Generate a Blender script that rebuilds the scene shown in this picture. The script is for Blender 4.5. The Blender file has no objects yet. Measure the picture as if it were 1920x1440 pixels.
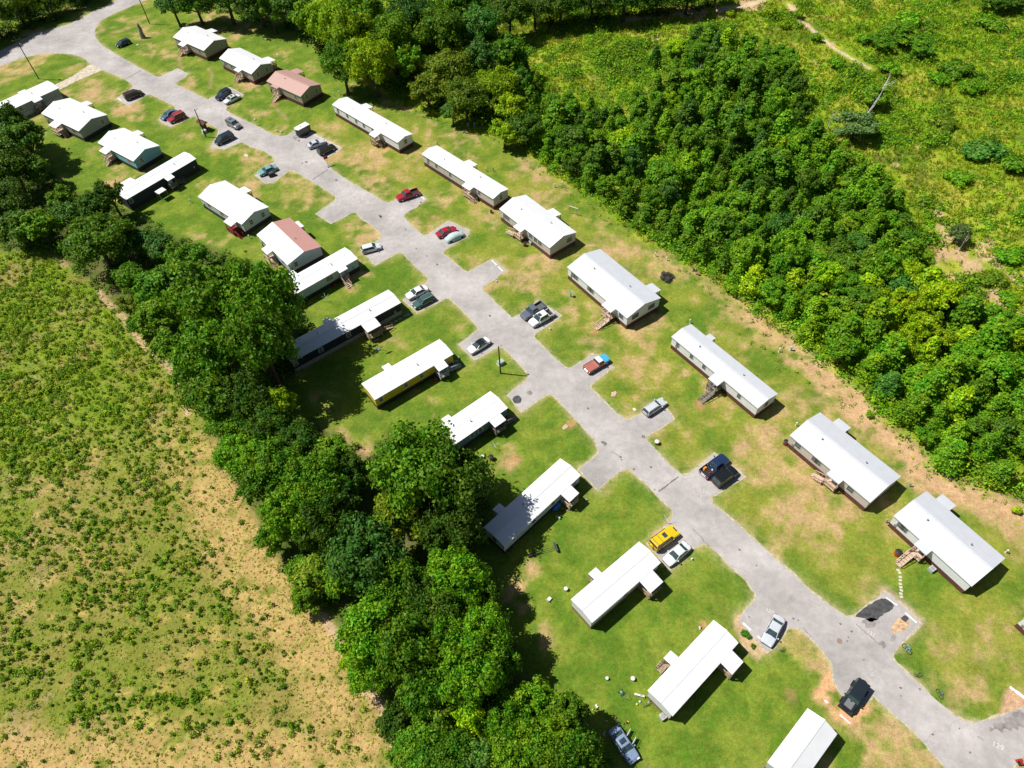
import bpy, bmesh, math, random
import numpy as np
from mathutils import Vector, Matrix, geometry
random.seed(7); rng = np.random.default_rng(11)
S = bpy.context.scene; COL = S.collection; PI = math.pi
# ------------------------------------------------------------------ camera (drone about 108 m up)
H = 108.0; F = 1332.0; PIT = math.radians(52); ROL = math.radians(-3.3)
_fw = np.array([0, math.cos(PIT), -math.sin(PIT)]); _up0 = np.array([0, math.sin(PIT), math.cos(PIT)]); _rt0 = np.array([1., 0, 0])
_c, _s = math.cos(ROL), math.sin(ROL)
_rt = _c*_rt0+_s*_up0; _up = _c*_up0-_s*_rt0
def G(p, h=0.0):
    """photo pixel (1920x1440) -> world x, y at height h"""
    d = _fw+(p[0]-960)/F*_rt-(p[1]-720)/F*_up
    t = (H-h)/-d[2]
    return np.array([d[0]*t, d[1]*t])
cam = bpy.data.cameras.new('camera'); co = bpy.data.objects.new('camera', cam); COL.objects.link(co)
cam.sensor_width = 36; cam.lens = 36*F/1920; cam.clip_end = 3000; cam.clip_start = 1
m = Matrix([[_rt[0], _up[0], -_fw[0], 0], [_rt[1], _up[1], -_fw[1], 0], [_rt[2], _up[2], -_fw[2], H], [0, 0, 0, 1]])
co.matrix_world = m; S.camera = co
# ------------------------------------------------------------------ light
SUN_AZ = math.radians(168); SUN_EL = math.radians(57.5)
W = bpy.data.worlds.new('World'); S.world = W; W.use_nodes = True
nt = W.node_tree; nt.nodes.clear()
sky = nt.nodes.new('ShaderNodeTexSky'); sky.sky_type = 'NISHITA'; sky.sun_disc = False
sky.sun_elevation = SUN_EL; sky.sun_rotation = PI/2-SUN_AZ
bg = nt.nodes.new('ShaderNodeBackground'); bg.inputs[1].default_value = 0.042
wo = nt.nodes.new('ShaderNodeOutputWorld'); nt.links.new(sky.outputs[0], bg.inputs[0]); nt.links.new(bg.outputs[0], wo.inputs[0])
sl = bpy.data.lights.new('sun', 'SUN'); sl.energy = 4.6; sl.angle = math.radians(.53); sl.color = (1, .965, .9)
so = bpy.data.objects.new('sun', sl); COL.objects.link(so)
sd = Vector((math.cos(SUN_AZ)*math.cos(SUN_EL), math.sin(SUN_AZ)*math.cos(SUN_EL), math.sin(SUN_EL)))
so.rotation_euler = (-sd).to_track_quat('-Z', 'Y').to_euler(); so.location = (0, 100, 150)
S.view_settings.view_transform = 'Standard'; S.view_settings.look = 'None'; S.view_settings.exposure = 0.40
S.cycles.max_bounces = 5; S.cycles.diffuse_bounces = 2; S.cycles.glossy_bounces = 2; S.cycles.transmission_bounces = 2; S.cycles.transparent_max_bounces = 4
# ------------------------------------------------------------------ materials
MATS = {}
def N(nt, t, **k):
    n = nt.nodes.new(t)
    for a, b in k.items(): setattr(n, a, b)
    return n
def mat(name, col, rough=.7, metal=0., var=.12, scale=3., spec=.4, bump=0., coat=0.):
    """procedural paint: base colour with two octaves of mottling, optional bump"""
    if name in MATS: return MATS[name]
    M = bpy.data.materials.new(name); M.use_nodes = True; t = M.node_tree; P = t.nodes['Principled BSDF']
    tc = N(t, 'ShaderNodeTexCoord'); n = N(t, 'ShaderNodeTexNoise'); n.inputs['Scale'].default_value = scale; n.inputs['Detail'].default_value = 5
    t.links.new(tc.outputs['Object'], n.inputs['Vector'])
    mr = N(t, 'ShaderNodeMapRange'); mr.inputs[1].default_value = .3; mr.inputs[2].default_value = .7; mr.inputs[3].default_value = 1-var; mr.inputs[4].default_value = 1+var
    t.links.new(n.outputs[0], mr.inputs[0])
    mx = N(t, 'ShaderNodeVectorMath', operation='SCALE'); mx.inputs[0].default_value = col[:3]
    t.links.new(mr.outputs[0], mx.inputs['Scale']); t.links.new(mx.outputs[0], P.inputs['Base Color'])
    P.inputs['Roughness'].default_value = rough; P.inputs['Metallic'].default_value = metal; P.inputs['Specular IOR Level'].default_value = spec
    P.inputs['Coat Weight'].default_value = coat; P.inputs['Coat Roughness'].default_value = .08
    if bump:
        b = N(t, 'ShaderNodeBump'); b.inputs['Strength'].default_value = bump; b.inputs['Distance'].default_value = .05
        t.links.new(n.outputs[0], b.inputs['Height']); t.links.new(b.outputs[0], P.inputs['Normal'])
    MATS[name] = M; return M
def ribbed(name, col, axis='X', pitch=.5, rough=.55, depth=.3, var=.06, horizontal=False, metal=0.):
    """metal roof / lap siding: fine ribs in the material plus streaky weathering"""
    if name in MATS: return MATS[name]
    M = mat(name, col, rough, metal, var, .8); t = M.node_tree; P = t.nodes['Principled BSDF']
    tc = [n for n in t.nodes if n.type == 'TEX_COORD'][0]
    w = N(t, 'ShaderNodeTexWave', wave_type='BANDS', bands_direction=axis); w.inputs['Scale'].default_value = .314/pitch*1.0
    w.inputs['Distortion'].default_value = 0
    t.links.new(tc.outputs['Object'], w.inputs['Vector'])
    r = N(t, 'ShaderNodeMapRange'); r.inputs[1].default_value = .82; r.inputs[2].default_value = 1; t.links.new(w.outputs['Fac'], r.inputs[0])
    b = N(t, 'ShaderNodeBump'); b.inputs['Strength'].default_value = depth; b.inputs['Distance'].default_value = .04
    t.links.new(r.outputs[0], b.inputs['Height']); t.links.new(b.outputs[0], P.inputs['Normal'])
    return M
def roofm(key):
    c = {'white': (.69, .70, .715), 'white2': (.73, .74, .75), 'brown': (.44, .27, .235), 'pink': (.47, .25, .22), 'gray': (.53, .55, .59)}[key]
    return ribbed('roof_'+key, c, 'X', .45, .5, .25, .035)
def siding(key):
    c = {'white': (.70, .71, .74), 'beige': (.50, .465, .43), 'tan': (.33, .29, .225), 'greige': (.34, .31, .28), 'paleblue': (.40, .50, .55), 'blue': (.20, .44, .55),
         'navy': (.012, .022, .045), 'teal': (.08, .18, .25), 'yellow': (.60, .44, .035), 'gray': (.26, .32, .37), 'charcoal': (.016, .017, .03), 'lightgray': (.48, .53, .57)}[key]
    return ribbed('siding_'+key, c, 'Z', .2, .6, .35, .05)
GLASS = mat('window_glass', (.09, .105, .12), .12, 0, .3, 1.5, .6)
GLASSC = mat('car_glass', (.035, .062, .068), .06, 0, .3, 1., .7)  # glass tint lightened towards blue to stand in for reflected sky
RUB = mat('rubber', (.012, .012, .013), .8); RIM = mat('rim_metal', (.35, .36, .38), .35, .6)
WHT = mat('white_trim', (.66, .67, .68), .5, 0, .04)
WOOD = mat('deck_wood', (.34, .255, .165), .8, 0, .3, 2.5); WOODL = mat('pale_deck_wood', (.52, .38, .28), .8, 0, .2, 2.5); WOODG = mat('grey_deck_wood', (.20, .175, .145), .85, 0, .3, 2.5)
SK = {'brown': mat('skirt_brown', (.115, .042, .032), .8, 0, .25, 3), 'dark': mat('skirt_dark', (.04, .03, .03), .85, 0, .3, 3), 'white': mat('skirt_white', (.50, .50, .50), .7, 0, .1),
      'redb': mat('skirt_redbrown', (.10, .03, .03), .8, 0, .25), 'gray': mat('skirt_gray', (.28, .29, .28), .8, 0, .2), 'wood': mat('skirt_wood', (.28, .17, .10), .8, 0, .3)}
DARK = mat('dark_plastic', (.02, .02, .022), .6); RED = mat('red_plastic', (.38, .02, .02), .4); GREYM = mat('grey_metal', (.3, .31, .31), .5, .3)
CONC = mat('concrete', (.46, .42, .38), .9, 0, .15, 2., .3, .3); POLEW = mat('pole_wood', (.055, .045, .035), .9, 0, .3, 2)
BARK = mat('bark', (.09, .07, .05), .95, 0, .4, 2, .2, .5); DEADW = mat('dead_wood', (.56, .54, .50), .9, 0, .25, 2)
# ------------------------------------------------------------------ mesh builder
class MB:
    def __init__(s): s.v = []; s.f = []; s.m = []
    def add(s, vs, fs, mi=0):
        o = len(s.v); s.v += [tuple(map(float, v)) for v in vs]; s.f += [tuple(i+o for i in f) for f in fs]; s.m += [mi]*len(fs); return s
    def box(s, x0, x1, y0, y1, z0, z1, mi=0, top=None):
        a = [(x0, y0), (x1, y0), (x1, y1), (x0, y1)]; b = a
        if top: tx, ty = top; cx, cy = (x0+x1)/2, (y0+y1)/2; b = [(cx+(p[0]-cx)*tx, cy+(p[1]-cy)*ty) for p in a]
        return s.add([(*p, z0) for p in a]+[(*p, z1) for p in b], [(3, 2, 1, 0), (4, 5, 6, 7), (0, 1, 5, 4), (1, 2, 6, 5), (2, 3, 7, 6), (3, 0, 4, 7)], mi)
    def bar(s, p, q, w, h=None, mi=0):
        """rectangular bar from p to q"""
        h = h or w; p = Vector(p); q = Vector(q); d = (q-p).normalized(); u = Vector((0, 0, 1)) if abs(d.z) < .95 else Vector((1, 0, 0))
        a = d.cross(u).normalized(); b = a.cross(d); vs = []
        for o in (p, q):
            for i, j in ((-1, -1), (1, -1), (1, 1), (-1, 1)): vs.append(o+a*w/2*i+b*h/2*j)
        return s.add(vs, [(3, 2, 1, 0), (4, 5, 6, 7), (0, 1, 5, 4), (1, 2, 6, 5), (2, 3, 7, 6), (3, 0, 4, 7)], mi)
    def tube(s, pts, rs, n=8, mi=0):
        pts = [Vector(p) for p in pts]; vs = []; fs = []
        if not isinstance(rs, (list, tuple)): rs = [rs]*len(pts)
        for i, p in enumerate(pts):
            d = (pts[min(i+1, len(pts)-1)]-pts[max(i-1, 0)]).normalized(); u = Vector((0, 0, 1)) if abs(d.z) < .9 else Vector((1, 0, 0))
            a = d.cross(u).normalized(); b = a.cross(d)
            vs += [p+(a*math.cos(2*PI*k/n)+b*math.sin(2*PI*k/n))*rs[i] for k in range(n)]
        for i in range(len(pts)-1):
            for k in range(n): fs.append((i*n+k, i*n+(k+1) % n, (i+1)*n+(k+1) % n, (i+1)*n+k))
        fs += [tuple(range(n))[::-1], tuple(range((len(pts)-1)*n, len(pts)*n))]
        return s.add(vs, fs, mi)
    def lathe(s, prof, n=14, c=(0, 0), mi=0):
        vs = []; fs = []
        for r, z in prof: vs += [(c[0]+r*math.cos(2*PI*k/n), c[1]+r*math.sin(2*PI*k/n), z) for k in range(n)]
        for i in range(len(prof)-1):
            for k in range(n): fs.append((i*n+k, i*n+(k+1) % n, (i+1)*n+(k+1) % n, (i+1)*n+k))
        fs += [tuple(range(n))[::-1], tuple(range((len(prof)-1)*n, len(prof)*n))]
        return s.add(vs, fs, mi)
    def build(s, name, mats, parent=None, smooth=False, label=None):
        me = bpy.data.meshes.new(name); me.from_pydata(s.v, [], s.f)
        for k in (mats if isinstance(mats, (list, tuple)) else [mats]): me.materials.append(k)
        me.polygons.foreach_set('material_index', s.m)
        if smooth: me.polygons.foreach_set('use_smooth', [True]*len(s.f))
        me.update(); o = bpy.data.objects.new(name, me); COL.objects.link(o)
        if parent: o.parent = parent
        if label: o['label'] = label
        return o
def tag(o, label=None, cat=None, group=None, kind=None):
    for k, v in (('label', label), ('category', cat), ('group', group), ('kind', kind)):
        if v: o[k] = v
    return o
def empty(name, xy, rz=0, label=None, cat=None, group=None, z=0):
    o = bpy.data.objects.new(name, None); o.empty_display_size = .5; COL.objects.link(o)
    o.location = (float(xy[0]), float(xy[1]), z); o.rotation_euler = (0, 0, rz); return tag(o, label, cat, group)
# ------------------------------------------------------------------ noise / polygons (numpy)
def vnoise(x, y, scale, seed, oct=4):
    r = np.zeros_like(x); amp = 1; tot = 0
    for o in range(oct):
        g = np.random.default_rng(seed*17+o).random((256, 256)); u = x/scale*2**o+77.3; v = y/scale*2**o+31.7
        i = np.floor(u).astype(int); j = np.floor(v).astype(int); fu = u-i; fv = v-j; fu = fu*fu*(3-2*fu); fv = fv*fv*(3-2*fv)
        a = g[i % 256, j % 256]; b = g[(i+1) % 256, j % 256]; c = g[i % 256, (j+1) % 256]; d = g[(i+1) % 256, (j+1) % 256]
        r += amp*((a*(1-fu)+b*fu)*(1-fv)+(c*(1-fu)+d*fu)*fv); tot += amp; amp *= .55
    return r/tot
def inside(px, py, poly):
    r = np.zeros(px.shape, bool); n = len(poly)
    for i in range(n):
        x0, y0 = poly[i]; x1, y1 = poly[(i+1) % n]
        if y0 == y1: continue
        c = ((y0 > py) != (y1 > py)) & (px < (x1-x0)*(py-y0)/(y1-y0)+x0); r ^= c
    return r
def segdist(px, py, poly, closed=True):
    d = np.full(px.shape, 1e9); n = len(poly)
    for i in range(n if closed else n-1):
        a = np.array(poly[i]); b = np.array(poly[(i+1) % n]); ab = b-a; L = max(ab@ab, 1e-9)
        t = np.clip(((px-a[0])*ab[0]+(py-a[1])*ab[1])/L, 0, 1)
        d = np.minimum(d, np.hypot(px-a[0]-t*ab[0], py-a[1]-t*ab[1]))
    return d
def sd(px, py, poly): d = segdist(px, py, poly); return np.where(inside(px, py, poly), d, -d)
def sm(v, a, b): t = np.clip((v-a)/(b-a), 0, 1); return t*t*(3-2*t)
def GP(l): return [tuple(G(p)) for p in l]
# ------------------------------------------------------------------ outlines read off the site
ROAD = GP([(-60,118),(0,97),(67,62),(132,45),(175,22),(205,8),(222,-2),(262,-30),(330,-30),(290,-8),(270,0),(257,7),(220,22),(190,37),(181,48),(177,58),(178,72),(190,85),(225,107),(265,130),(292,144),
 (300,144),(332,129),(353,139),(327,157),(355,171),(385,185),(389,187),(405,181),(430,164),(456,178),(424,201),(423,206),(431,213),(460,227),(486,240),(512,253),(528,256),(537,254),(556,245),(581,248),(610,262),(639,277),(607,299),(609,304),(620,317),(650,338),(682,357),
 (697,364),(717,378),(727,381),(746,374),(770,355),(784,360),(800,374),(757,402),(756,407),(782,434),(792,441),(802,441),(816,431),(840,415),(878,432),(874,444),(831,469),(829,475),(848,491),(867,506),(877,510),(924,486),(948,507),(905,538),(905,545),(932,571),(960,596),(973,591),(1009,564),(1052,592),(1002,626),(1001,632),(1017,650),(1035,667),(1060,689),(1067,691),(1074,690),(1112,664),(1150,688),(1107,721),(1105,726),(1120,742),(1150,771),(1172,786),(1179,787),(1203,776),(1236,748),(1263,785),(1212,819),(1211,825),(1235,850),(1256,873),(1277,891),(1292,889),(1340,850),(1395,893),(1332,931),(1334,944),(1350,955),(1397,996),(1440,1036),(1490,1079),(1507,1098),(1547,1130),(1566,1143),(1587,1159),(1602,1156),(1632,1132),(1660,1110),(1694,1137),(1725,1169),(1690,1204),(1674,1228),(1675,1236),(1690,1254),(1722,1281),(1752,1312),(1790,1343),(1811,1354),(1838,1354),(1865,1346),(1905,1332),(1990,1300),
 (2040,1350),(1960,1390),(1915,1420),(1897,1440),(1885,1460),(1920,1520),(1850,1510),(1777,1440),(1752,1413),(1715,1372),(1665,1329),(1637,1302),(1618,1322),(1590,1318),(1573,1293),(1565,1275),(1561,1255),(1560,1244),(1538,1214),(1514,1190),(1502,1180),(1490,1176),(1476,1178),(1453,1212),(1437,1221),(1386,1164),(1387,1158),(1416,1124),(1418,1112),(1395,1083),(1385,1076),(1350,1042),(1331,1022),(1318,1019),(1302,1026),(1256,1068),(1213,1019),(1258,977),(1263,965),(1261,956),(1232,926),(1200,897),(1182,880),(1174,879),(1163,882),(1120,918),(1086,880),(1122,851),(1123,842),(1117,826),(1080,786),(1038,741),(1032,738),(1024,739),(978,771),(951,741),(990,711),(992,702),(977,684),(960,667),(944,652),(934,650),(890,674),(860,645),(896,621),(898,614),(875,589),(855,570),(843,558),(834,559),(783,585),(757,562),(802,529),(804,521),(777,497),(755,474),(746,473),(704,496),(678,471),(715,447),(716,439),(697,421),(680,410),(669,399),(661,398),(621,419),(593,401),(629,376),(630,368),(585,339),(578,336),(559,324),(550,318),(541,320),(511,342),(498,343),(478,329),(514,304),(516,297),(496,283),(477,276),(452,266),(421,280),(396,276),(410,250),(410,241),(388,230),(366,217),(352,222),(319,238),(297,224),(328,206),(330,200),(302,185),(284,177),(276,177),(241,198),(219,185),(248,166),(251,160),(235,148),(195,131),(174,121),(155,107),(132,101),(107,99),(75,101),(37,109),(0,124),(-60,146)])
DRIVE = GP([(171,119),(194,131),(150,149),(112,168),(100,160),(137,142)])
FIELD = GP([(-200,476),(0,472),(85,470),(125,500),(190,548),(235,590),(300,650),(350,730),(400,830),(455,930),(525,1060),(590,1130),(650,1200),(700,1290),(745,1370),(790,1500),(-400,1500)])
WOODED = GP([(455,-60),(560,45),(610,120),(660,150),(730,190),(800,215),(850,230),(880,250),(935,262),(990,290),(1040,335),(1110,380),(1170,430),(1250,478),(1300,515),(1330,530),(1400,590),(1480,645),(1530,690),(1600,740),(1680,830),(1745,895),(1800,915),(1870,935),(1990,985),(2200,1000),(2400,-60)])
LEFTWOOD = GP([(-100,225),(30,225),(85,300),(120,350),(230,385),(330,440),(420,470),(540,520),(590,610),(560,700),(520,770),(620,800),(690,850),(730,800),(860,820),(920,900),(930,1010),(870,1070),(960,1180),(1000,1290),(1100,1340),(1150,1440),(1100,1500),(790,1500),(745,1370),(700,1290),(650,1200),(590,1130),(525,1060),(455,930),(400,830),(350,730),(300,650),(235,590),(190,548),(125,500),(85,470),(-100,476)])
# ------------------------------------------------------------------ ground sheet
def axis_pts(segs):
    o = []
    for a, b, st in segs: o += list(np.arange(a, b, st))
    return np.array(o+[segs[-1][1]])
gx = axis_pts([(-900, -190, 30), (-190, -110, 1.2), (-110, 110, .5), (110, 190, 1.2), (190, 900, 30)]); gy = axis_pts([(-500, -20, 30), (-20, 5, 2), (5, 165, .5), (165, 300, .9), (300, 1300, 40)])
X, Y = np.meshgrid(gx, gy); x = X.ravel(); y = Y.ravel()
n1 = vnoise(x, y, 14, 1); n2 = vnoise(x, y, 4.5, 2); n3 = vnoise(x, y, 1.8, 3, 3); n4 = vnoise(x, y, 30, 4); n5 = vnoise(x, y, 8, 5)
def px_blob(l):
    v = np.zeros_like(x)
    for bx, by, br, w in l:
        c = G((bx, by)); e = G((bx+br, by)); r = np.hypot(*(e-c)); d = np.hypot(x-c[0], (y-c[1])*.8)+(n2-.5)*r*1.3
        v = np.maximum(v, w*(1-sm(d, r*.35, r*1.15)))
    return v
dry = px_blob([(1180,500,60,.7),(1245,500,60,.8),(1010,500,50,.8),(900,390,55,.8),(840,360,45,.7),(690,300,45,.6),(1380,640,70,.6),(1420,625,70,.6),(1600,770,60,.8),(1300,720,60,.7),(1220,690,60,.7),(1500,950,50,.7),
 (1440,870,90,.6),(240,205,26,.8),(252,215,22,.8),(280,95,25,.7),(300,100,26,.7),(560,365,45,.7),(460,370,35,.7),(160,180,30,.7),(30,125,55,.8),(660,850,38,1),(690,840,30,.9),(640,820,25,.8),(950,860,30,.6),(810,760,35,.6),(1180,610,45,.6),
 (1130,640,40,.5),(860,300,40,.5),(620,340,30,.6),(700,350,40,.6),(1060,560,40,.6),(985,540,35,.6),(1700,1000,40,.5),(1560,960,50,.6),(1640,1120,45,.5),(1780,1290,50,.7),(1850,1200,50,.5),(1500,1210,45,.9),(1545,1240,30,.9),(1660,1390,80,.95),(1720,1420,60,.9),
 (1000,1070,30,.6),(980,1120,40,.7),(1020,1190,30,.6),(1230,1010,20,.6),(400,560,10,.4),(780,200,40,.4),(880,250,50,.6),(1000,320,40,.5),(1120,420,40,.5),(330,90,20,.5),(410,60,20,.5),(350,260,20,.6),(400,285,20,.7),(1880,980,50,.6),(1660,860,60,.6),(480,150,30,.4),(520,320,20,.3)])
lush = px_blob([(985,470,18,.9),(1010,490,18,.8),(1100,590,22,.9),(1050,560,18,.8),(1150,625,18,.9),(1240,660,16,.8),(1290,720,20,.8),(1380,790,20,.8),(1480,860,18,.8),(1560,930,22,.9),(1640,975,22,.7),(1690,1100,30,.8),(1750,1120,25,.7),(830,350,16,.8),(870,390,16,.7),(665,245,14,.7),(730,290,14,.7),(1000,470,16,.8),(960,560,22,.9),(1010,640,22,.9),(1130,800,18,.8),(1250,1130,120,1),(1120,1010,90,1),(1370,1050,60,.8),(1400,1280,90,.8),(1000,960,50,.7),(480,110,60,.6),(560,150,50,.5),(880,760,60,.5),(1050,800,60,.7),(600,560,70,.5),(450,470,60,.8),(420,300,40,.5),(1340,850,40,.6),(640,120,60,.7),
 (780,220,50,.6),(700,700,70,.7),(870,590,50,.6),(1130,590,30,.5),(1290,760,40,.5),(1620,1020,40,.5),(1000,600,20,.4),(110,115,40,.5),(100,280,60,.4),(300,370,60,.9),(1780,1150,70,.3),(1500,1090,30,.3)])
rx = x+ (n3-.5)*.5; ry = y+(n2-.5)*.5
sr = sd(rx, ry, ROAD)
dryn = np.clip(sm(n1*.35+n5*.35+n2*.3, .44, .62)*.62+dry*.85-lush*.75, 0, 1)
lushc = np.array([.090, .168, .014]); lush2 = np.array([.165, .225, .024]); dryc = np.array([.34, .285, .085]); dryb = np.array([.43, .30, .14])
def mix(a, b, t): return a*(1-t[:, None])+b*t[:, None]
LL = GP([(560,540),(700,540),(900,640),(1030,760),(1250,960),(1400,1100),(1500,1240),(1560,1300),(1480,1500),(1000,1500),(800,1000),(560,700)])
ll = sm(sd(x, y, LL), -2, 4); dryn = np.clip(dryn-ll*.35*(1-dry), 0, 1)
lawn = mix(np.tile(lushc, (len(x), 1)), np.tile(lush2, (len(x), 1)), sm(n2*.6+n3*.4, .35, .65)); dcol = mix(np.tile(dryc, (len(x), 1)), np.tile(dryb, (len(x), 1)), sm(n3*.5+n5*.5, .42, .62))
RL = GP([(560,230),(640,290),(760,400),(900,540),(1060,690),(1210,830),(1350,960),(1560,1150),(1700,1260),(1860,1350),(2100,1300),(2100,950),(1800,900),(1600,720),(1300,500),(1040,330),(800,220),(640,180)])
rl = sm(sd(x+(n5-.5)*8, y+(n2-.5)*6, RL), -1, 4)
lawn = mix(lawn, np.tile([.235, .245, .035], (len(x), 1)), rl*sm(n1*.5+n2*.5, .34, .6)*.75*(1-lush*.7)); lawn = mix(lawn, np.tile([.20, .225, .035], (len(x), 1)), sm(n5*.6+n3*.4, .48, .68)*.3)
c = mix(lawn, dcol, sm(dryn*.75+(n3-.5)*.9*sm(dryn, .05, .3), .12, .82))
edge = np.exp(-np.clip(-sr, 0, 9)/.55)*np.where(sr > 0, 1, 1)*sm(n3, .25, .5)
c = mix(c, np.tile([.50, .40, .23], (len(x), 1)), np.clip(edge, 0, 1)*.75)
# woodland floor / scrub
sw = sd(x+(n2-.5)*5, y+(n5-.5)*5, WOODED); scr = mix(np.tile([.18, .28, .012], (len(x), 1)), np.tile([.34, .35, .04], (len(x), 1)), sm(n1*.4+n2*.6, .42, .66))
scr = mix(scr, np.tile([.15, .10, .035], (len(x), 1)), sm(n2*.5+n3*.5, .56, .68)*.6); scr = mix(scr, np.tile([.045, .095, .010], (len(x), 1)), sm(n5*.6+n3*.4, .5, .7)*.7)
c = mix(c, scr, sm(sw, 0, 1.5))
bare = px_blob([(1400,8,30,1),(1350,22,30,1),(1290,22,28,1),(1245,22,25,.9),(1300,25,30,.9),(1490,15,15,.9),(1500,30,14,1),(1508,45,14,.9),(1560,85,10,.8),(1230,75,12,.8),(1228,62,8,.7),(1795,480,30,.9),(1785,440,30,.7),(1760,400,14,.9),(1820,500,35,.8),(1750,500,30,.6),(1850,620,30,.8),(1870,560,30,.6),(1790,560,25,.6),
  (1700,510,18,.7),(1720,275,8,.9),(1600,385,15,.9),(1615,405,12,.8),(1690,560,18,.7),(1900,660,20,.8),(1530,118,10,.7),(1860,475,40,.9),(1730,595,18,.9),(1765,470,30,.9),(1810,540,45,.9),(1740,540,30,.9),(1780,610,30,.8),(1840,580,35,.8),(1900,600,35,.8),(1700,490,22,.8),(1905,520,30,.7),(1680,310,10,.6),(1100,5,40,.5)])
c = mix(c, np.tile([.50, .34, .19], (len(x), 1)), np.clip(sm(bare*.9+(n3-.5)*.8, .25, .7), 0, 1)*.85)
TRAIL = [GP([(1170,40),(1230,30),(1290,24),(1350,20),(1400,9),(1450,-6)]), GP([(1478,8),(1500,35),(1522,55),(1560,88),(1600,112),(1630,128)])]
dtr = np.minimum(segdist(x, y, TRAIL[0], False), segdist(x, y, TRAIL[1], False)*2.2)+(n2-.5)*3.4
c = mix(c, np.tile([.60, .45, .30], (len(x), 1)), (1-sm(dtr, .4, 1.9))*.8)
# bare earth strip in front of the trees on the right
strip = GP([(1290,505),(1400,585),(1480,650),(1560,715),(1640,800),(1700,850),(1740,900),(1800,925),(1920,965)])
ds = segdist(x, y, strip, False)+(n2-.5)*4; wst = sm(x, G((1290, 505))[0], G((1600, 770))[0])
c = mix(c, np.tile([.50, .32, .17], (len(x), 1)), np.clip((1-sm(ds, .8, 4.2))*(.35+.65*wst)*sm(n3*.7+n2*.3+wst*.12, .4, .6), 0, 1)*.95)
# orange gravel by the driveways
def polymask(P, soft=.5, jit=1.2): return sm(sd(x+(n3-.5)*jit, y+(n2-.5)*jit, P), -soft, soft)
gr1 = polymask(GP([(1550,1262),(1561,1250),(1566,1275),(1580,1296),(1640,1318),(1612,1352),(1590,1362),(1522,1306)]))
c = mix(c, np.tile([.58, .34, .17], (len(x), 1)), gr1*.95*sm(n3, .2, .45))
gr2 = polymask(GP([(1384,1150),(1400,1175),(1440,1215),(1420,1240),(1395,1215),(1378,1170)]), .4); c = mix(c, np.tile([.52, .36, .21], (len(x), 1)), gr2*.9)
gr3 = polymask(GP([(1862,1345),(1893,1292),(1990,1330),(1990,1380),(1920,1350)]), .5); c = mix(c, np.tile([.50, .31, .19], (len(x), 1)), gr3*.95)
gr4 = polymask(GP([(1652,1108),(1664,1102),(1735,1165),(1724,1176),(1700,1185)]), .4); c = mix(c, np.tile([.46, .33, .25], (len(x), 1)), gr4*.8)
soil = px_blob([(337,109,7,.8),(443,158,7,.8),(514,196,8,.8),(722,281,8,.7),(893,385,8,.8),(1115,621,10,.7),(1312,760,12,.8),(1518,893,9,.7),(218,309,6,.7),(128,259,6,.7),(518,503,7,.7),(656,544,7,.6),(1340,762,8,.7),(968,858,14,.9),(952,866,10,.7),(1482,1302,14,.5),(1320,1172,8,1),(1030,400,6,.9),(1880,1385,10,.5),(1070,795,10,.8),(190,360,4,.3)]); c = mix(c, np.tile([.46, .24, .12], (len(x), 1)), soil*.8)
# pasture on the left
sf = sd(x+(n2-.5)*3, y+(n3-.5)*3, FIELD); fcol = mix(np.tile([.25, .215, .055], (len(x), 1)), np.tile([.165, .20, .026], (len(x), 1)), sm(n1*.5+n2*.5, .38, .62))
fcol = mix(fcol, np.tile([.31, .235, .11], (len(x), 1)), sm(n4*.5+n3*.5, .5, .66)); fcol = mix(fcol, np.tile([.42, .32, .09], (len(x), 1)), sm(n5*.4+n3*.6, .58, .72)*.7)
uplf = sm(y-x*.3, 70, 115); fcol = mix(fcol, np.tile([.15, .235, .012], (len(x), 1)), uplf*.8*sm(n2, .3, .55))
edgef = 1-sm(np.abs(sf-4), 2.6, 7.5); fcol = mix(fcol, np.tile([.46, .315, .12], (len(x), 1)), edgef*.8*sm(n3, .25, .5)*sm(-y, -95, -60))
c = mix(c, fcol, sm(sf, -1, .5))
trk = GP([(185,548),(200,568),(222,585),(240,605),(262,640),(290,665),(318,690),(345,740),(352,775)]); d2 = segdist(x+(n3-.5)*1., y, trk, False)
c = mix(c, np.tile([.50, .34, .20], (len(x), 1)), (1-sm(d2, .35, 1.0))*.9)
trk2 = GP([(600,1150),(625,1185),(650,1230),(685,1290),(715,1325),(735,1370),(742,1405)])
d3 = segdist(x+(n3-.5)*.8, y, trk2, False); c = mix(c, np.tile([.52, .36, .22], (len(x), 1)), (1-sm(d3, .3, .9))*.95)
# shaded leaf litter under the left tree belt
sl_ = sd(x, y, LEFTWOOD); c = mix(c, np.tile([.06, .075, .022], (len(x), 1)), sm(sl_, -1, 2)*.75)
# worn foot paths on the lawns
for P in ([(390,128),(398,140),(394,165)], [(335,110),(340,130)], [(520,205),(540,225)], [(640,645),(665,640)]):
    dd = segdist(x, y, GP(P), False); c = mix(c, np.tile([.34, .25, .13], (len(x), 1)), (1-sm(dd, .2, .7))*.6)
hz = (n1-.5)*.0
nx, ny = len(gx), len(gy)
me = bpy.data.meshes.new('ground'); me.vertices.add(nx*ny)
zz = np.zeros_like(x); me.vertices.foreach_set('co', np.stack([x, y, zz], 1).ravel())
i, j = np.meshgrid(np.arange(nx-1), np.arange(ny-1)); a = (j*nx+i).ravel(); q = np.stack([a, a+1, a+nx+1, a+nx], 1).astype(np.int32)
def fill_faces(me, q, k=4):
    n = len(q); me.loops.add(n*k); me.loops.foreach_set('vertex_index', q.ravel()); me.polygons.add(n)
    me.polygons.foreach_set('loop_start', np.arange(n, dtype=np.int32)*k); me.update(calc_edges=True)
fill_faces(me, q)
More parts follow.
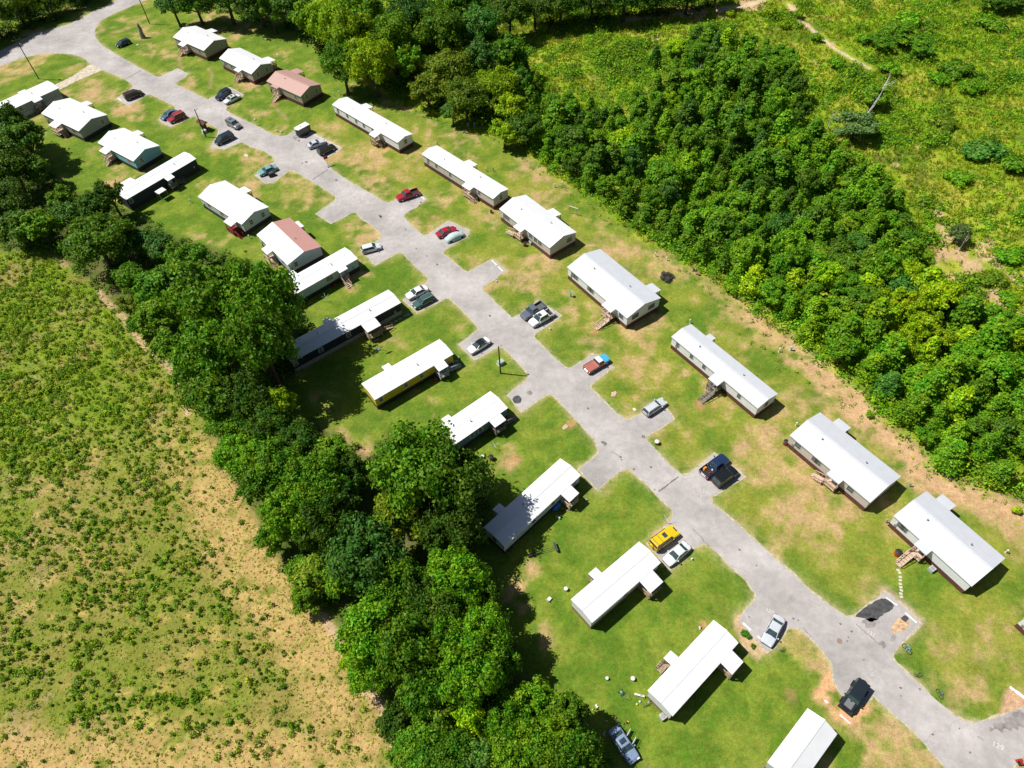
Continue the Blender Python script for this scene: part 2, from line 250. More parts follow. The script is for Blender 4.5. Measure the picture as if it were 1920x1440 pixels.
at = me.color_attributes.new('albedo', 'FLOAT_COLOR', 'POINT'); at.data.foreach_set('color', np.concatenate([np.clip(c, 0, 1), np.ones((len(x), 1))], 1).astype(np.float32).ravel())
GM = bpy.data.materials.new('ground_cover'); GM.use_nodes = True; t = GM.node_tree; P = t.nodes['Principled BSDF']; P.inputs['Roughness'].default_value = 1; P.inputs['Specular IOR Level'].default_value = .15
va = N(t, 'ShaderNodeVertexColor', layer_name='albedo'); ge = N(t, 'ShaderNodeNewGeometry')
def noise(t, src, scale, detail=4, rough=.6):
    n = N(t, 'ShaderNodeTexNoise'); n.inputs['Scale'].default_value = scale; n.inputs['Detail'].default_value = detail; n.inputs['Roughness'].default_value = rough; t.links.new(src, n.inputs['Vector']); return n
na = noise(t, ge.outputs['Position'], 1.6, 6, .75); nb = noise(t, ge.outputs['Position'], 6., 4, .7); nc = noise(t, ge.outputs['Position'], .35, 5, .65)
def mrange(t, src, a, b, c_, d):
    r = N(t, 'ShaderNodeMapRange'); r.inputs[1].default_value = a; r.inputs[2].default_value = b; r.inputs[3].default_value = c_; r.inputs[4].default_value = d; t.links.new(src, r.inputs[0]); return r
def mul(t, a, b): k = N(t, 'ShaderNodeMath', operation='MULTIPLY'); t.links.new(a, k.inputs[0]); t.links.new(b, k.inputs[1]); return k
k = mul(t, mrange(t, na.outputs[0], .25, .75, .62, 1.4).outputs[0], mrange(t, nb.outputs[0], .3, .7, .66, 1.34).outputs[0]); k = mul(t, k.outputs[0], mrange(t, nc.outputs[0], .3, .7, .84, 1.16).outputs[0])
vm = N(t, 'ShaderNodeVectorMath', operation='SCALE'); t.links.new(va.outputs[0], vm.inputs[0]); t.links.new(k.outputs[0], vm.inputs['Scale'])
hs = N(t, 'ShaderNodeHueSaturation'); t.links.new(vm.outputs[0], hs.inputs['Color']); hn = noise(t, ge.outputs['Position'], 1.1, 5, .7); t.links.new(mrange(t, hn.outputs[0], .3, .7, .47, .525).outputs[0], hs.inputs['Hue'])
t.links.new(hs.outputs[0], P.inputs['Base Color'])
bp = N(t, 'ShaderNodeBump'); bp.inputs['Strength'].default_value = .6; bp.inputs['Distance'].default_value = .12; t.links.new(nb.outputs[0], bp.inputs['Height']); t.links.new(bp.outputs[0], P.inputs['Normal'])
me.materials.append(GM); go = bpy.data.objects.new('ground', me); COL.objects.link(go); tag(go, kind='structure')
# ------------------------------------------------------------------ road and driveways: one sheet
def densify(poly, step=.9, jit=.10, seed=5):
    r = random.Random(seed); o = []
    n = len(poly)
    for i in range(n):
        a = np.array(poly[i]); b = np.array(poly[(i+1) % n]); L = np.hypot(*(b-a)); k = max(1, int(L/step)); nn = np.array([-(b-a)[1], (b-a)[0]])/max(L, .01)
        for q in range(k):
            o.append(tuple(a+(b-a)*q/k+nn*r.uniform(-jit, jit)))
    return o
def smoothp(poly, it=1):
    for _ in range(it):
        n = len(poly); o = []
        for i in range(n):
            a = np.array(poly[i]); b = np.array(poly[(i+1) % n]); o += [tuple(a*.8+b*.2), tuple(a*.2+b*.8)]
        poly = o
    return poly
def sheet(name, poly, z, M, parent=None, step=.9, jit=.1, sm_=0):
    p = densify(smoothp(poly, sm_), step, jit); tris = geometry.tessellate_polygon([[Vector((a, b, 0)) for a, b in p]])
    me = bpy.data.meshes.new(name); me.from_pydata([(a, b, z) for a, b in p], [], [tuple(t_) for t_ in tris]); me.materials.append(M)
    bm = bmesh.new(); bm.from_mesh(me); bmesh.ops.recalc_face_normals(bm, faces=bm.faces)
    for f in bm.faces:
        if f.normal.z < 0: f.normal_flip()
    bm.to_mesh(me); bm.free()
    o = bpy.data.objects.new(name, me); COL.objects.link(o)
    if parent: o.parent = parent
    return o
RM = bpy.data.materials.new('asphalt'); RM.use_nodes = True; t = RM.node_tree; P = t.nodes['Principled BSDF']; P.inputs['Roughness'].default_value = .9; P.inputs['Specular IOR Level'].default_value = .3
ge = N(t, 'ShaderNodeNewGeometry'); a1 = noise(t, ge.outputs['Position'], .12, 6, .6); a2 = noise(t, ge.outputs['Position'], .9, 6, .7); a3 = noise(t, ge.outputs['Position'], 9, 3, .7)
cr = N(t, 'ShaderNodeValToRGB'); e = cr.color_ramp.elements; e[0].position = .3; e[0].color = (.285, .268, .26, 1); e[1].position = .68; e[1].color = (.48, .445, .43, 1); t.links.new(a1.outputs[0], cr.inputs[0])
kk = mul(t, mrange(t, a2.outputs[0], .25, .75, .82, 1.14).outputs[0], mrange(t, a3.outputs[0], .3, .7, .88, 1.12).outputs[0])
vm = N(t, 'ShaderNodeVectorMath', operation='SCALE'); t.links.new(cr.outputs[0], vm.inputs[0]); t.links.new(kk.outputs[0], vm.inputs['Scale'])
vo = N(t, 'ShaderNodeTexVoronoi', feature='DISTANCE_TO_EDGE'); vo.inputs['Scale'].default_value = .11
wv = noise(t, ge.outputs['Position'], .5, 4); ad = N(t, 'ShaderNodeVectorMath', operation='MULTIPLY_ADD'); t.links.new(wv.outputs['Color'], ad.inputs[0]); ad.inputs[1].default_value = (3, 3, 3); t.links.new(ge.outputs['Position'], ad.inputs[2]); t.links.new(ad.outputs[0], vo.inputs['Vector'])
crk = mul(t, mrange(t, vo.outputs['Distance'], 0, .008, .45, 0).outputs[0], mrange(t, a1.outputs[0], .42, .6, 0, 1).outputs[0])
mx = N(t, 'ShaderNodeMix', data_type='RGBA'); t.links.new(crk.outputs[0], mx.inputs[0]); t.links.new(vm.outputs[0], mx.inputs[6]); mx.inputs[7].default_value = (.13, .12, .115, 1)
t.links.new(mx.outputs[2], P.inputs['Base Color']); bp = N(t, 'ShaderNodeBump'); bp.inputs['Strength'].default_value = .25; bp.inputs['Distance'].default_value = .02; t.links.new(a3.outputs[0], bp.inputs['Height']); t.links.new(bp.outputs[0], P.inputs['Normal'])
road = sheet('road', ROAD, .012, RM, step=.8, jit=.12); tag(road, kind='structure')
# pale crumbling edge of concrete and sand along the asphalt
ed_ = densify(smoothp(ROAD, 0), .6, .04); A_ = np.array(ed_); nx_ = np.roll(A_, -1, 0)-np.roll(A_, 1, 0); nx_ = np.stack([nx_[:, 1], -nx_[:, 0]], 1)/np.maximum(np.linalg.norm(nx_, axis=1, keepdims=True), .01)
ar = np.sum(A_[:, 0]*np.roll(A_[:, 1], -1)-np.roll(A_[:, 0], -1)*A_[:, 1]); nx_ = nx_*(1 if ar > 0 else -1); wd = (.02+.40*vnoise(A_[:, 0], A_[:, 1], 2.5, 61, 3)**1.5*1.5)[:, None]
O_ = A_+nx_*wd; I_ = A_-nx_*.5; n_ = len(A_); mb = MB(); mb.add([(*p_, .007) for p_ in O_]+[(*p_, .007) for p_ in I_], [(i_, (i_+1) % n_, n_+(i_+1) % n_, n_+i_) for i_ in range(n_)]); cu_ = mb.build('road_edge', mat('edge_sand', (.42, .37, .26), .95, 0, .3, 2.)); tag(cu_, kind='structure')
SAND = mat('sandy_gravel', (.50, .43, .34), .95, 0, .3, 1.2, .2, .4)
o = sheet('path', DRIVE, .006, SAND, step=.6, jit=.2); tag(o, kind='structure')
DS = mat('oil_stain', (.065, .064, .066), .6, 0, .5, 1.5); DS2 = mat('tar_seam', (.16, .145, .135), .8, 0, .4, 2); MS = mat('faint_stain', (.25, .225, .215), .85, 0, .35, 1.); LINE = mat('line_paint', (.74, .70, .66), .7, 0, .12, 4); OR_ = mat('rust_gravel', (.50, .33, .19), .95, 0, .4, 2)
def patch(pl, M, z=.016, sm_=1, name='stain', jit=.12, step=.4): return sheet(name, GP(pl), z, M, road, step, jit, sm_)
patch([(1600,1157),(1618,1143),(1635,1130),(1656,1121),(1668,1124),(1676,1134),(1674,1143),(1655,1153),(1645,1162),(1630,1167),(1622,1158)], DS, sm_=2, jit=.08)
patch([(1612,1165),(1640,1160),(1650,1168),(1628,1178)], MS, jit=.3)
patch([(962,744),(972,741),(978,748),(975,757),(966,757),(961,750)], DS, jit=.1); patch([(986,736),(994,732),(999,738),(992,742)], MS)
patch([(1670,1178),(1688,1158),(1704,1160),(1706,1170),(1690,1184),(1676,1190)], OR_, jit=.25); patch([(1688,1160),(1697,1153),(1704,1160),(1696,1167)], DS, .02); patch([(1668,1202),(1674,1190),(1680,1194),(1674,1204)], MS)
patch([(1646,1205),(1656,1202),(1661,1212),(1655,1216)], MS, jit=.2); patch([(1126,829),(1131,827),(1138,832),(1132,836)], DS2, jit=.2); patch([(1883,1352),(1920,1330),(1960,1335),(1900,1372),(1850,1370)], MS, jit=.4)
patch([(1204,815),(1210,818),(1208,822),(1202,819)], DS2)
r_ = random.Random(3)
for (a, b) in [((1575,1170),3), ((1619,1237),2), ((1688,1290),3), ((1689,1305),2), ((1724,1292),3), ((1748,1377),3), ((1798,1366),2), ((1818,1411),3), ((1487,1160),3), ((1496,1163),2), ((1220,876),3), ((1163,857),3), ((1165,862),2), ((1188,880),3), ((1102,766),3), ((1227,918),2), ((1386,1031),3), ((1418,1060),2), ((858,486),3), ((819,496),3), ((800,480),2), ((780,466),2), ((918,592),3), ((712,405),4), ((574,304),3), ((566,306),2), ((630,338),3), ((560,264),3), ((714,407),3), ((760,430),2), ((1440,1200),0), ((1404,1157),2), ((1596,1184),3), ((1590,1195),2), ((1588,1202),2)]:
    if b: patch([(a[0]-b*.8, a[1]-b*.5), (a[0]+b*.6, a[1]-b*.6), (a[0]+b, a[1]+b*.4), (a[0]-b*.3, a[1]+b*.6)], DS2, .02, jit=.06)
def strip_(p, q, w, M, z, name, n=6, wob=.0):
    a = G(p); b = G(q); d = (b-a)/np.hypot(*(b-a)); nn = np.array([-d[1], d[0]]); L = []; R = []
    for i in range(n+1):
        c_ = a+(b-a)*i/n+nn*r_.uniform(-wob, wob); ww = w*r_.uniform(.75, 1.2)/2; L.append((*(c_+nn*ww), z)); R.append((*(c_-nn*ww), z))
    mb = MB(); mb.add(L+R, [(i, n+1+i, n+2+i, i+1) for i in range(n)]); o = mb.build(name, M, road); return o
for p, q, w in [((234,149),(265,132),.28), ((586,337),(615,318),.25), ((1235,922),(1272,894),.26)]: strip_(p, q, w, DS2, .02, 'seam', 14, .06)
for p, q in [((1145,846),(1165,858)), ((1505,1177),(1522,1194)), ((1605,1170),(1650,1210)), ((1844,1388),(1833,1380)), ((1300,992),(1330,1025))]: strip_(p, q, .1, DS2, .021, 'crack', 12, .12)
for p, q in [((1393,1168),(1408,1182)), ((1420,1193),(1427,1198)), ((1661,1121),(1682,1135)), ((1697,1149),(1719,1168)), ((922,488),(931,497)), ((934,500),(943,509)), ((787,366),(796,374)), ((1546,1313),(1552,1318)), ((1575,1340),(1594,1357)), ((221,184),(228,189))]:
    o = strip_(p, q, .28, LINE, .04, 'wheel_stop', 4, .01)
strip_((1893, 1288), (1925, 1312), .45, LINE, .05, 'wheel_stop', 4, .01)
strip_((607,299),(639,278), .12, LINE, .02, 'painted_line', 20, .02); strip_((581,249),(638,276), .1, LINE, .02, 'painted_line', 20, .02)
def text(s, px, rz, size, z=.03):
    cu = bpy.data.curves.new('painted_number', 'FONT'); cu.body = s; cu.size = size; cu.align_x = 'CENTER'; cu.align_y = 'CENTER'
    o = bpy.data.objects.new('tmp', cu); COL.objects.link(o); dg = bpy.context.evaluated_depsgraph_get(); me = bpy.data.meshes.new_from_object(o.evaluated_get(dg)); bpy.data.objects.remove(o)
    me.materials.clear(); me.materials.append(mat('worn_paint', (.60, .57, .55), .8, 0, .2, 6)); q = bpy.data.objects.new('painted_number', me); COL.objects.link(q); g = G(px); q.location = (*g, z); q.rotation_euler = (0, 0, rz); q.parent = road
text('129', (1871, 1399), math.radians(-33), 1.0); text('131', (1633, 1188), math.radians(-35), .85); text('127', (1443, 1146), math.radians(-35), .75)
mb = MB(); mb.lathe([(.42, .0), (.42, .03), (.33, .035)], 20); mh = mb.build('manhole_cover', mat('rusty_iron', (.30, .20, .17), .8, .2, .2), smooth=False); mh.location = (*G((1574, 1202)), .0); tag(mh, 'round rusty manhole cover in the road', 'manhole cover')
# ------------------------------------------------------------------ homes
def home(label, q, wall, skirt, roof, rise, front=None, rear=None, steps=None, rsteps=None, fw=(.14, .34, .8), rw=(), ew=((1, .28), (1, .72)), deckm=None, he=3.45, split=None, vents=(.25, .7), group=None, extra=None, fdark=True, railm=None, inset=.22):
    a, b, c_ = [G(p, he) for p in q]; u = (b-a); L = np.hypot(*u); u /= L; n = np.array([-u[1], u[0]]); Wd = float((c_-b)@n); cen = a+u*L/2+n*Wd/2; Wd = abs(Wd); sgn = -1 if float((c_-b)@n) > 0 else 1   # front eave side sign
    rz = math.atan2(u[1], u[0]); E = empty('mobile_home', cen, rz, label, 'mobile home', group)
    def loc(p, h): g = G(p, h)-cen; return float(g@u), float(g@n)
    hl, hw = L/2, Wd/2; wx, wy = hl-inset*.6, hw-inset; zr = he+rise; th = .13
    # skirting, walls
    mb = MB(); mb.box(-wx+.03, wx-.03, -wy+.03, wy-.03, 0, 1.12); mb.build('skirting', SK[skirt], E)
    mb = MB(); zt = he-.10; zp = zt+rise*(wy/hw)-.02
    vs = [(-wx, -wy, 1.12), (-wx, wy, 1.12), (-wx, wy, zt), (-wx, 0, zp), (-wx, -wy, zt), (wx, -wy, 1.12), (wx, wy, 1.12), (wx, wy, zt), (wx, 0, zp), (wx, -wy, zt)]
    mb.add(vs, [(4, 3, 2, 1, 0), (5, 6, 7, 8, 9), (0, 5, 9, 4), (1, 2, 7, 6), (0, 1, 6, 5)]); mb.build('wall', siding(wall), E)
    # roof: two slopes with thickness
    mb = MB(); R2 = [roofm(roof)] + ([roofm(split)] if split else [])
    for s_, mi in ((sgn, 0), (-sgn, 1 if split else 0)):
        e0 = (-hl, s_*hw, he); e1 = (hl, s_*hw, he); r0 = (-hl, 0, zr); r1 = (hl, 0, zr); d = (0, 0, -th)
        v = [e0, e1, r1, r0]+[(p[0], p[1], p[2]-th) for p in (e0, e1, r1, r0)]
        if s_ < 0: f = [(0, 1, 2, 3), (7, 6, 5, 4), (0, 4, 5, 1), (1, 5, 6, 2), (3, 7, 4, 0)]
        else: f = [(3, 2, 1, 0), (4, 5, 6, 7), (1, 5, 4, 0), (2, 6, 5, 1), (0, 4, 7, 3)]
        mb.add(v, f, mi)
    ro = mb.build('roof', R2, E)
    mb = MB(); mb.box(-hl-.01, hl+.01, -.16, .16, zr-.015, zr+.025); mb.build('ridge_cap', R2[0], ro)
    for f_ in vents:
        mb = MB(); yy = -sgn*hw*.25*(1 if f_ > .5 else -1); zz_ = zr-rise*abs(yy)/hw; mb.lathe([(.09, zz_-.05), (.09, zz_+.3), (.14, zz_+.3), (.14, zz_+.36)], 8, (-hl+L*f_, yy)); mb.build('vent_pipe', GREYM, ro)
    for s_ in (-1, 1): mb = MB(); mb.box(-hl, hl, s_*hw-.012 if s_ < 0 else hw-.0, s_*hw if s_ < 0 else hw+.012, he-th-.02, he-.01); mb.build('gutter', WHT if wall not in ('navy', 'charcoal', 'teal') else DARK, ro)
    def win(x0, y0, nx_, ny_, w=.85, h=1.1, z=1.85, door=False):
        fr = MB(); t_ = .05
        if ny_: fr.box(x0-w/2-.09, x0+w/2+.09, min(y0, y0+ny_*t_), max(y0, y0+ny_*t_), z-.09, z+h+.09)
        else: fr.box(min(x0, x0+nx_*t_), max(x0, x0+nx_*t_), y0-w/2-.09, y0+w/2+.09, z-.09, z+h+.09)
        fo = fr.build('door' if door else 'window', WHT, E); p_ = MB(); t2 = t_+.012
        if door: zc0, zc1 = z+h*.55, z+h-.1; w *= .6
        else: zc0, zc1 = z, z+h
        halves = ((zc0, zc1),) if door else ((zc0, zc0+h*.48), (zc0+h*.53, zc1))
        for z0, z1 in halves:
            if ny_: p_.box(x0-w/2, x0+w/2, min(y0+ny_*.02, y0+ny_*t2), max(y0+ny_*.02, y0+ny_*t2), z0, z1)
            else: p_.box(min(x0+nx_*.02, x0+nx_*t2), max(x0+nx_*.02, x0+nx_*t2), y0-w/2, y0+w/2, z0, z1)
        p_.build('pane', GLASS, fo)
    def porch(side, pr, st, big):
        (xa, ya), (xb, yb) = loc(pr[0], 3.1), loc(pr[1], 3.1); xa, xb = min(xa, xb), max(xa, xb)
        if side == sgn: yo = side*max(abs(ya), abs(yb)) if False else side*(abs(ya)+abs(yb))/2
        else: yo = side*(abs(ya)+abs(yb))/2
        if xb-xa < 1.4: m_ = (xa+xb)/2; xa, xb = m_-.8, m_+.8
        if abs(yo) < hw+.7: yo = side*(hw+.9)
        dm = deckm or WOOD; z0 = he-.03; z1 = he-.03-min(.16*(abs(yo)-hw), .35); th2 = .1
        y0 = side*(hw-.05)
        v = [(xa, y0, z0), (xb, y0, z0), (xb, yo, z1), (xa, yo, z1)]; v += [(p[0], p[1], p[2]-th2) for p in v]
        f = [(0, 1, 2, 3), (7, 6, 5, 4), (0, 4, 5, 1), (1, 5, 6, 2), (2, 6, 7, 3), (3, 7, 4, 0)]
        if side > 0: pass
        else: f = [k_[::-1] for k_ in f]
        mb = MB(); mb.add(v, f); pr_ = mb.build('porch_roof', R2[0], E)
        yi = side*(wy+.01); yd = yo+side*(.1 if big else .0); zd = .92
        mb = MB(); mb.box(xa+.1, xb-.1, min(yi, yd), max(yi, yd), zd-.16, zd); k_ = max(2, int((xb-xa)/.3))
        mb.build('deck', dm, E)
        for px_ in (xa+.17, xb-.17):
            mb = MB(); yp = yo-side*.15; mb.box(px_-.06, px_+.06, yp-.06, yp+.06, 0, z1-th2+.02); mb.build('post', railm or dm, E)
        # rail with balusters, open where the stairs leave
        rl = MB(); lx = ly = None
        if st: lx, ly = loc(st, 0)
        segs = [((xa+.15, yi+side*.1), (xa+.15, yd-side*.08), 'a'), ((xb-.15, yi+side*.1), (xb-.15, yd-side*.08), 'b')]
        ox0, ox1 = xa+.15, xb-.15; mode = None
        if st:
            if xa-.3 <= lx <= xb+.3: mode = 'o'; cx = min(max(lx, xa+.6), xb-.6)
            elif lx < xa: mode = 'a'
            else: mode = 'b'
        if mode == 'o':
            segs += [((ox0, yd-side*.08), (cx-.5, yd-side*.08), 'o'), ((cx+.5, yd-side*.08), (ox1, yd-side*.08), 'o')]
        else: segs += [((ox0, yd-side*.08), (ox1, yd-side*.08), 'o')]; segs = [g_ for g_ in segs if g_[2] != mode]
        for (p, q_, _) in segs:
            L_ = math.hypot(q_[0]-p[0], q_[1]-p[1])
            if L_ < .25: continue
            rl.bar((*p, zd+.95), (*q_, zd+.95), .13, .05); rl.bar((*p, zd+.12), (*q_, zd+.12), .06, .08); rl.bar((*p, zd+.55), (*q_, zd+.55), .04, .12)
            nb_ = max(1, int(L_/.28))
            for i_ in range(nb_+1): w_ = i_/nb_; xx, yy = p[0]+(q_[0]-p[0])*w_, p[1]+(q_[1]-p[1])*w_; rl.box(xx-.025, xx+.025, yy-.025, yy+.025, zd, zd+.93)
        if rl.v: rl.build('railing', railm or dm, E)
        if st:
            if mode == 'o': sp = (cx, yd); dr = (0, side); run = abs(ly)-abs(yd)
            else:
                yc = min(max(abs(ly), wy+.7), abs(yd)-.3)*side if abs(yd)-wy > 1.2 else side*(abs(yd)+wy)/2
                sp = (xb-.1 if mode == 'b' else xa+.1, yc); dr = (1 if mode == 'b' else -1, 0); run = abs(lx-sp[0])
            run = min(max(run, 1.0), 3.6); ns = 5; sb = MB(); wS = .55
            for i_ in range(ns):
                d0, d1 = run*i_/ns, run*(i_+1)/ns+.02; zt_ = zd-(i_+1)*zd/(ns+1)
                if dr[0] == 0: sb.box(sp[0]-wS, sp[0]+wS, min(sp[1]+dr[1]*d0, sp[1]+dr[1]*d1), max(sp[1]+dr[1]*d0, sp[1]+dr[1]*d1), zt_-.05, zt_)
                else: sb.box(min(sp[0]+dr[0]*d0, sp[0]+dr[0]*d1), max(sp[0]+dr[0]*d0, sp[0]+dr[0]*d1), sp[1]-wS, sp[1]+wS, zt_-.05, zt_)
            so_ = sb.build('stairs', dm, E); px2 = (-dr[1], dr[0]); hb = MB()
            for k2 in (-1, 1):
                A = (sp[0]+px2[0]*wS*k2, sp[1]+px2[1]*wS*k2); B = (A[0]+dr[0]*run, A[1]+dr[1]*run)
                hb.bar((*A, zd-.12), (*B, .06), .06, .22); hb.bar((*A, zd+.93), (*B, .98), .1, .05)
                for w_ in (0, .33, .66, 1): xx, yy = A[0]+(B[0]-A[0])*w_, A[1]+(B[1]-A[1])*w_; zb = (zd-.12)*(1-w_); hb.box(xx-.035, xx+.035, yy-.035, yy+.035, 0, zb+1.02)
            hb.build('stair_rail', railm or dm, so_)
        win((xa+xb)/2-.1, side*wy, 0, side, .9, 2.0, .98, True)
        return xa, xb
    ranges = {1: [], -1: []}
    if front: ranges[sgn].append(porch(sgn, front, steps, True))
    if rear: ranges[-sgn].append(porch(-sgn, rear, rsteps, False))
    for s_, fr in ((sgn, fw), (-sgn, rw or (.2, .5, .8))):
        for f_ in fr:
            xx = -hl+L*f_
            if any(r[0]-.6 < xx < r[1]+.6 for r in ranges[s_]): continue
            win(xx, s_*wy, 0, s_, (.8 if Wd < 6 else 1.25) if wall not in ('charcoal', 'navy') else .8)
    for e_, f_ in ew: win(e_*wx, -wy+2*wy*f_, e_, 0, .9, 1.2)
    # meter box on one end wall and an air conditioner behind are sub details of the home
    mb = MB(); mb.box(-hl+L*.06, -hl+L*.06+.35, sgn*wy if sgn > 0 else -wy-.14, sgn*wy+.14 if sgn > 0 else -wy, 1.4, 1.95); mb.build('meter_box', GREYM, E)
    if extra: extra(E, loc, sgn, wx, wy, hl, hw)
    return E, loc
G1 = 'mobile homes along the road'
home('tan double-wide home with white roof nearest the wood in the top row', [(324,69.5),(382,95),(425,72.5)], 'tan', 'redb', 'white', 1.25, [(335,82.5),(342,88.7)], [(397,53),(408,57.7)], (337,106), ew=((1, .75),), deckm=WOODL)
home('beige double-wide home between the tan one and the brown-roofed one', [(410.7,109),(471,139),(512,119)], 'greige', 'redb', 'white', 1.25, [(439,131),(447,136.5)], [(504,105),(516,113)], (443,155), ew=((1, .25), (1, .7)), deckm=WOODL)
home('tan double-wide home with a pale brown roof', [(499.5,152),(563.7,181),(602,158)], 'tan', 'redb', 'brown', 1.25, [(511,160),(519,168)], [(557,127),(569,134)], (515,193), deckm=WOODL, ew=((1, .25), (1, .75)), vents=(.35,))
home('white single-wide home with brown skirting beside the black cargo trailer', [(622.5,196),(745.5,267.5),(772,250)], 'white', 'redb', 'white2', .55, [(692,251),(702,258.5)], [(687.5,193),(699,201)], (720,277), fw=(.07, .22, .36, .48, .62), ew=((1, .5),), deckm=WOOD)
home('long beige single-wide home with brown skirting behind the red pickup', [(790.5,288.8),(924.5,373),(954,354.5)], 'beige', 'redb', 'white2', .55, [(866,348),(880,358)], [(880,299),(895,309)], (892,380), fw=(.08, .2, .4, .8), ew=((1, .5),), deckm=WOODL)
home('beige double-wide home with brick-brown skirting and clothesline behind it', [(936,391.5),(1030.7,465),(1081,435)], 'beige', 'brown', 'white', 1.15, [(962,425.5),(976,436)], [(1037,390),(1053,401.5)], (951,434), fw=(.1, .16, .62, .72, .8), deckm=WOODL, ew=((1, .7), (1, .8)))
home('large white double-wide home with steep wooden stairs, uphill of the two pickups', [(1063,500.5),(1175.7,597),(1240,559)], 'white', 'brown', 'gray', 1.2, [(1127,572),(1145,587)], [(1223,530),(1239,544.5)], (1117,617), fw=(.1, .15, .38, .42, .9), ew=((1, .2), (1, .3), (1, .7), (1, .8)), deckm=WOODL)
home('long white single-wide home with weathered wooden stairs behind the silver wagon', [(1258.7,631),(1421,766),(1462,741)], 'white', 'brown', 'gray', .6, [(1327,710),(1345,724)], [(1331,626),(1342.5,635)], (1314,755), fw=(.08, .25, .4, .8), ew=((1, .5),), deckm=WOODG)
home('greige double-wide home with a long pale deck and ramped steps', [(1480.7,816),(1632,942.5),(1689,893)], 'beige', 'brown', 'gray', 1.1, [(1549,889),(1572,909)], [(1572.5,784),(1596,802)], (1521,891), fw=(.12, .34, .38, .78), ew=(), deckm=WOODL)
home('white double-wide home with broad tan stairs and stepping stones', [(1675.7,967),(1822.5,1099.5),(1886,1047.5)], 'white', 'brown', 'gray', 1.1, [(1712,1022),(1737,1041)], [(1767.5,926),(1793,948)], (1681,1059), fw=(.12, .16, .5, .55), ew=(), deckm=WOODL)
home('white home with brown skirting cut off by the right edge', [(1920,1158),(2040,1275),(2100,1225)], 'white', 'brown', 'gray', 1.0, None, None, None, fw=(.2, .5), ew=())
home('grey-blue single-wide home at the left edge with a small front porch', [(110,165),(-60,243),(-82,228)], 'gray', 'white', 'white2', .5, [(65.5,193.5),(80,186)], [(33,174),(46,168)], (60,205), fw=(.45, .7), rw=(.3,), ew=(), deckm=WOODG)
home('greige double-wide home with white roof next to the grey-blue one', [(77,212.5),(147.5,246),(204,216)], 'greige', 'dark', 'white', 1.2, [(90.5,234),(104,240.5)], [(163,189),(174,194)], (126,256), ew=((1, .78),), deckm=WOODL)
home('bright blue double-wide home with white roof', [(183,267.5),(250,302.5),(299,272.5)], 'blue', 'dark', 'white2', 1.2, [(186,282.5),(198,290)], [(259,244),(270,250)], (218,305), ew=((1, .25),), deckm=WOODL)
def canopy(E, loc, sgn, wx, wy, hl, hw):
    x0, y0 = loc((301, 358), 2.2); mb = MB(); mb.box(x0-1.1, x0+1.1, y0-.9, y0+.9, 2.2, 2.3); o = mb.build('canopy', WHT, E); mb = MB()
    for i_ in (-1, 1):
        for j_ in (-1, 1): mb.box(x0+i_*1.0-.04, x0+i_*1.0+.04, y0+j_*.8-.04, y0+j_*.8+.04, 0, 2.2)
    mb.build('frame', GREYM, o)
home('navy single-wide home with white roof and a small square canopy', [(368,297.5),(236,375),(214,360)], 'navy', 'dark', 'white2', .5, [(316,340.5),(327,331.5)], [(226,344),(243,332)], (345,338), fw=(.45, .95), ew=(), extra=canopy, deckm=WOODG)
home('pale blue-white double-wide home with a red corner porch', [(371,368.5),(453,421),(501,386)], 'lightgray', 'dark', 'white2', 1.1, [(419,415.5),(433,425)], [(458,350),(472,357.5)], (455,446), ew=((1, .3), (1, .75)), deckm=mat('red_paint', (.22, .02, .02), .7), fw=(.2, .5), vents=())
home('double-wide home with half white and half pink roof', [(481,440),(539,497),(596,456)], 'lightgray', 'dark', 'white2', 1.1, [(489,468),(502,477.5)], [(556,417),(569,426)], (519,499), split='pink', ew=((1, .2),), deckm=WOODL, vents=(.6,))
home('pale blue single-wide home partly under the big tree', [(671,485),(506,579),(486,553)], 'paleblue', 'dark', 'white2', .5, [(636,512),(651,503)], [(539,511.5),(547,507)], (655,540), fw=(.32, .36, .7), ew=(), deckm=WOODL)
home('charcoal single-wide home with white roof half shaded by the big tree', [(752,567.5),(546,680),(522,653)], 'charcoal', 'gray', 'white', .5, [(689,624),(714,609)], [(604,601),(615,594)], (735,612), fw=(.5, .75, .97), ew=(), deckm=WOOD)
home('yellow single-wide home with white roof', [(850.5,663.8),(702.5,750),(676,720)], 'yellow', 'dark', 'white2', .4, [(823,697),(841,686.5)], [(717,687.5),(727,682)], (861,684), fw=(.42, .62, .93), ew=(), deckm=mat('grey_white_rail', (.42, .42, .43), .6), vents=(.4,))
home('dark teal single-wide home with white roof beside the tall round tree', [(952.5,765),(835,846),(802,812)], 'teal', 'dark', 'white2', .45, [(928,802),(949,787.5)], [(829,786),(839,778.5)], (964,782), fw=(.45, .58), ew=(), deckm=WOODG, vents=(.5,))
home('pale grey single-wide home with blue tarp and clutter at its porch', [(1089.5,891),(945.5,1025),(908.7,987)], 'lightgray', 'dark', 'white', .5, [(1067,941.5),(1086.5,925)], [(925,954),(935,945)], None, fw=(.3, .37, .62), ew=((1, .5),), deckm=WOODL, vents=(.6,))
home('white single-wide home in the middle of the lower lawn, beside the yellow SUV', [(1239,1055),(1110,1168),(1070,1124)], 'white', 'wood', 'white', .5, [(1220,1113),(1243,1090)], [(1105,1074.5),(1115,1065.5)], None, fw=(.5,), ew=(), deckm=WOOD, vents=())
home('white single-wide home with toys scattered at its lower end', [(1385,1205),(1261,1343),(1213,1296)], 'white', 'wood', 'white', .5, [(1374,1266),(1393,1240)], [(1245,1233),(1256,1221)], None, rsteps=(1236, 1257), fw=(.55,), ew=(), deckm=WOOD, vents=())
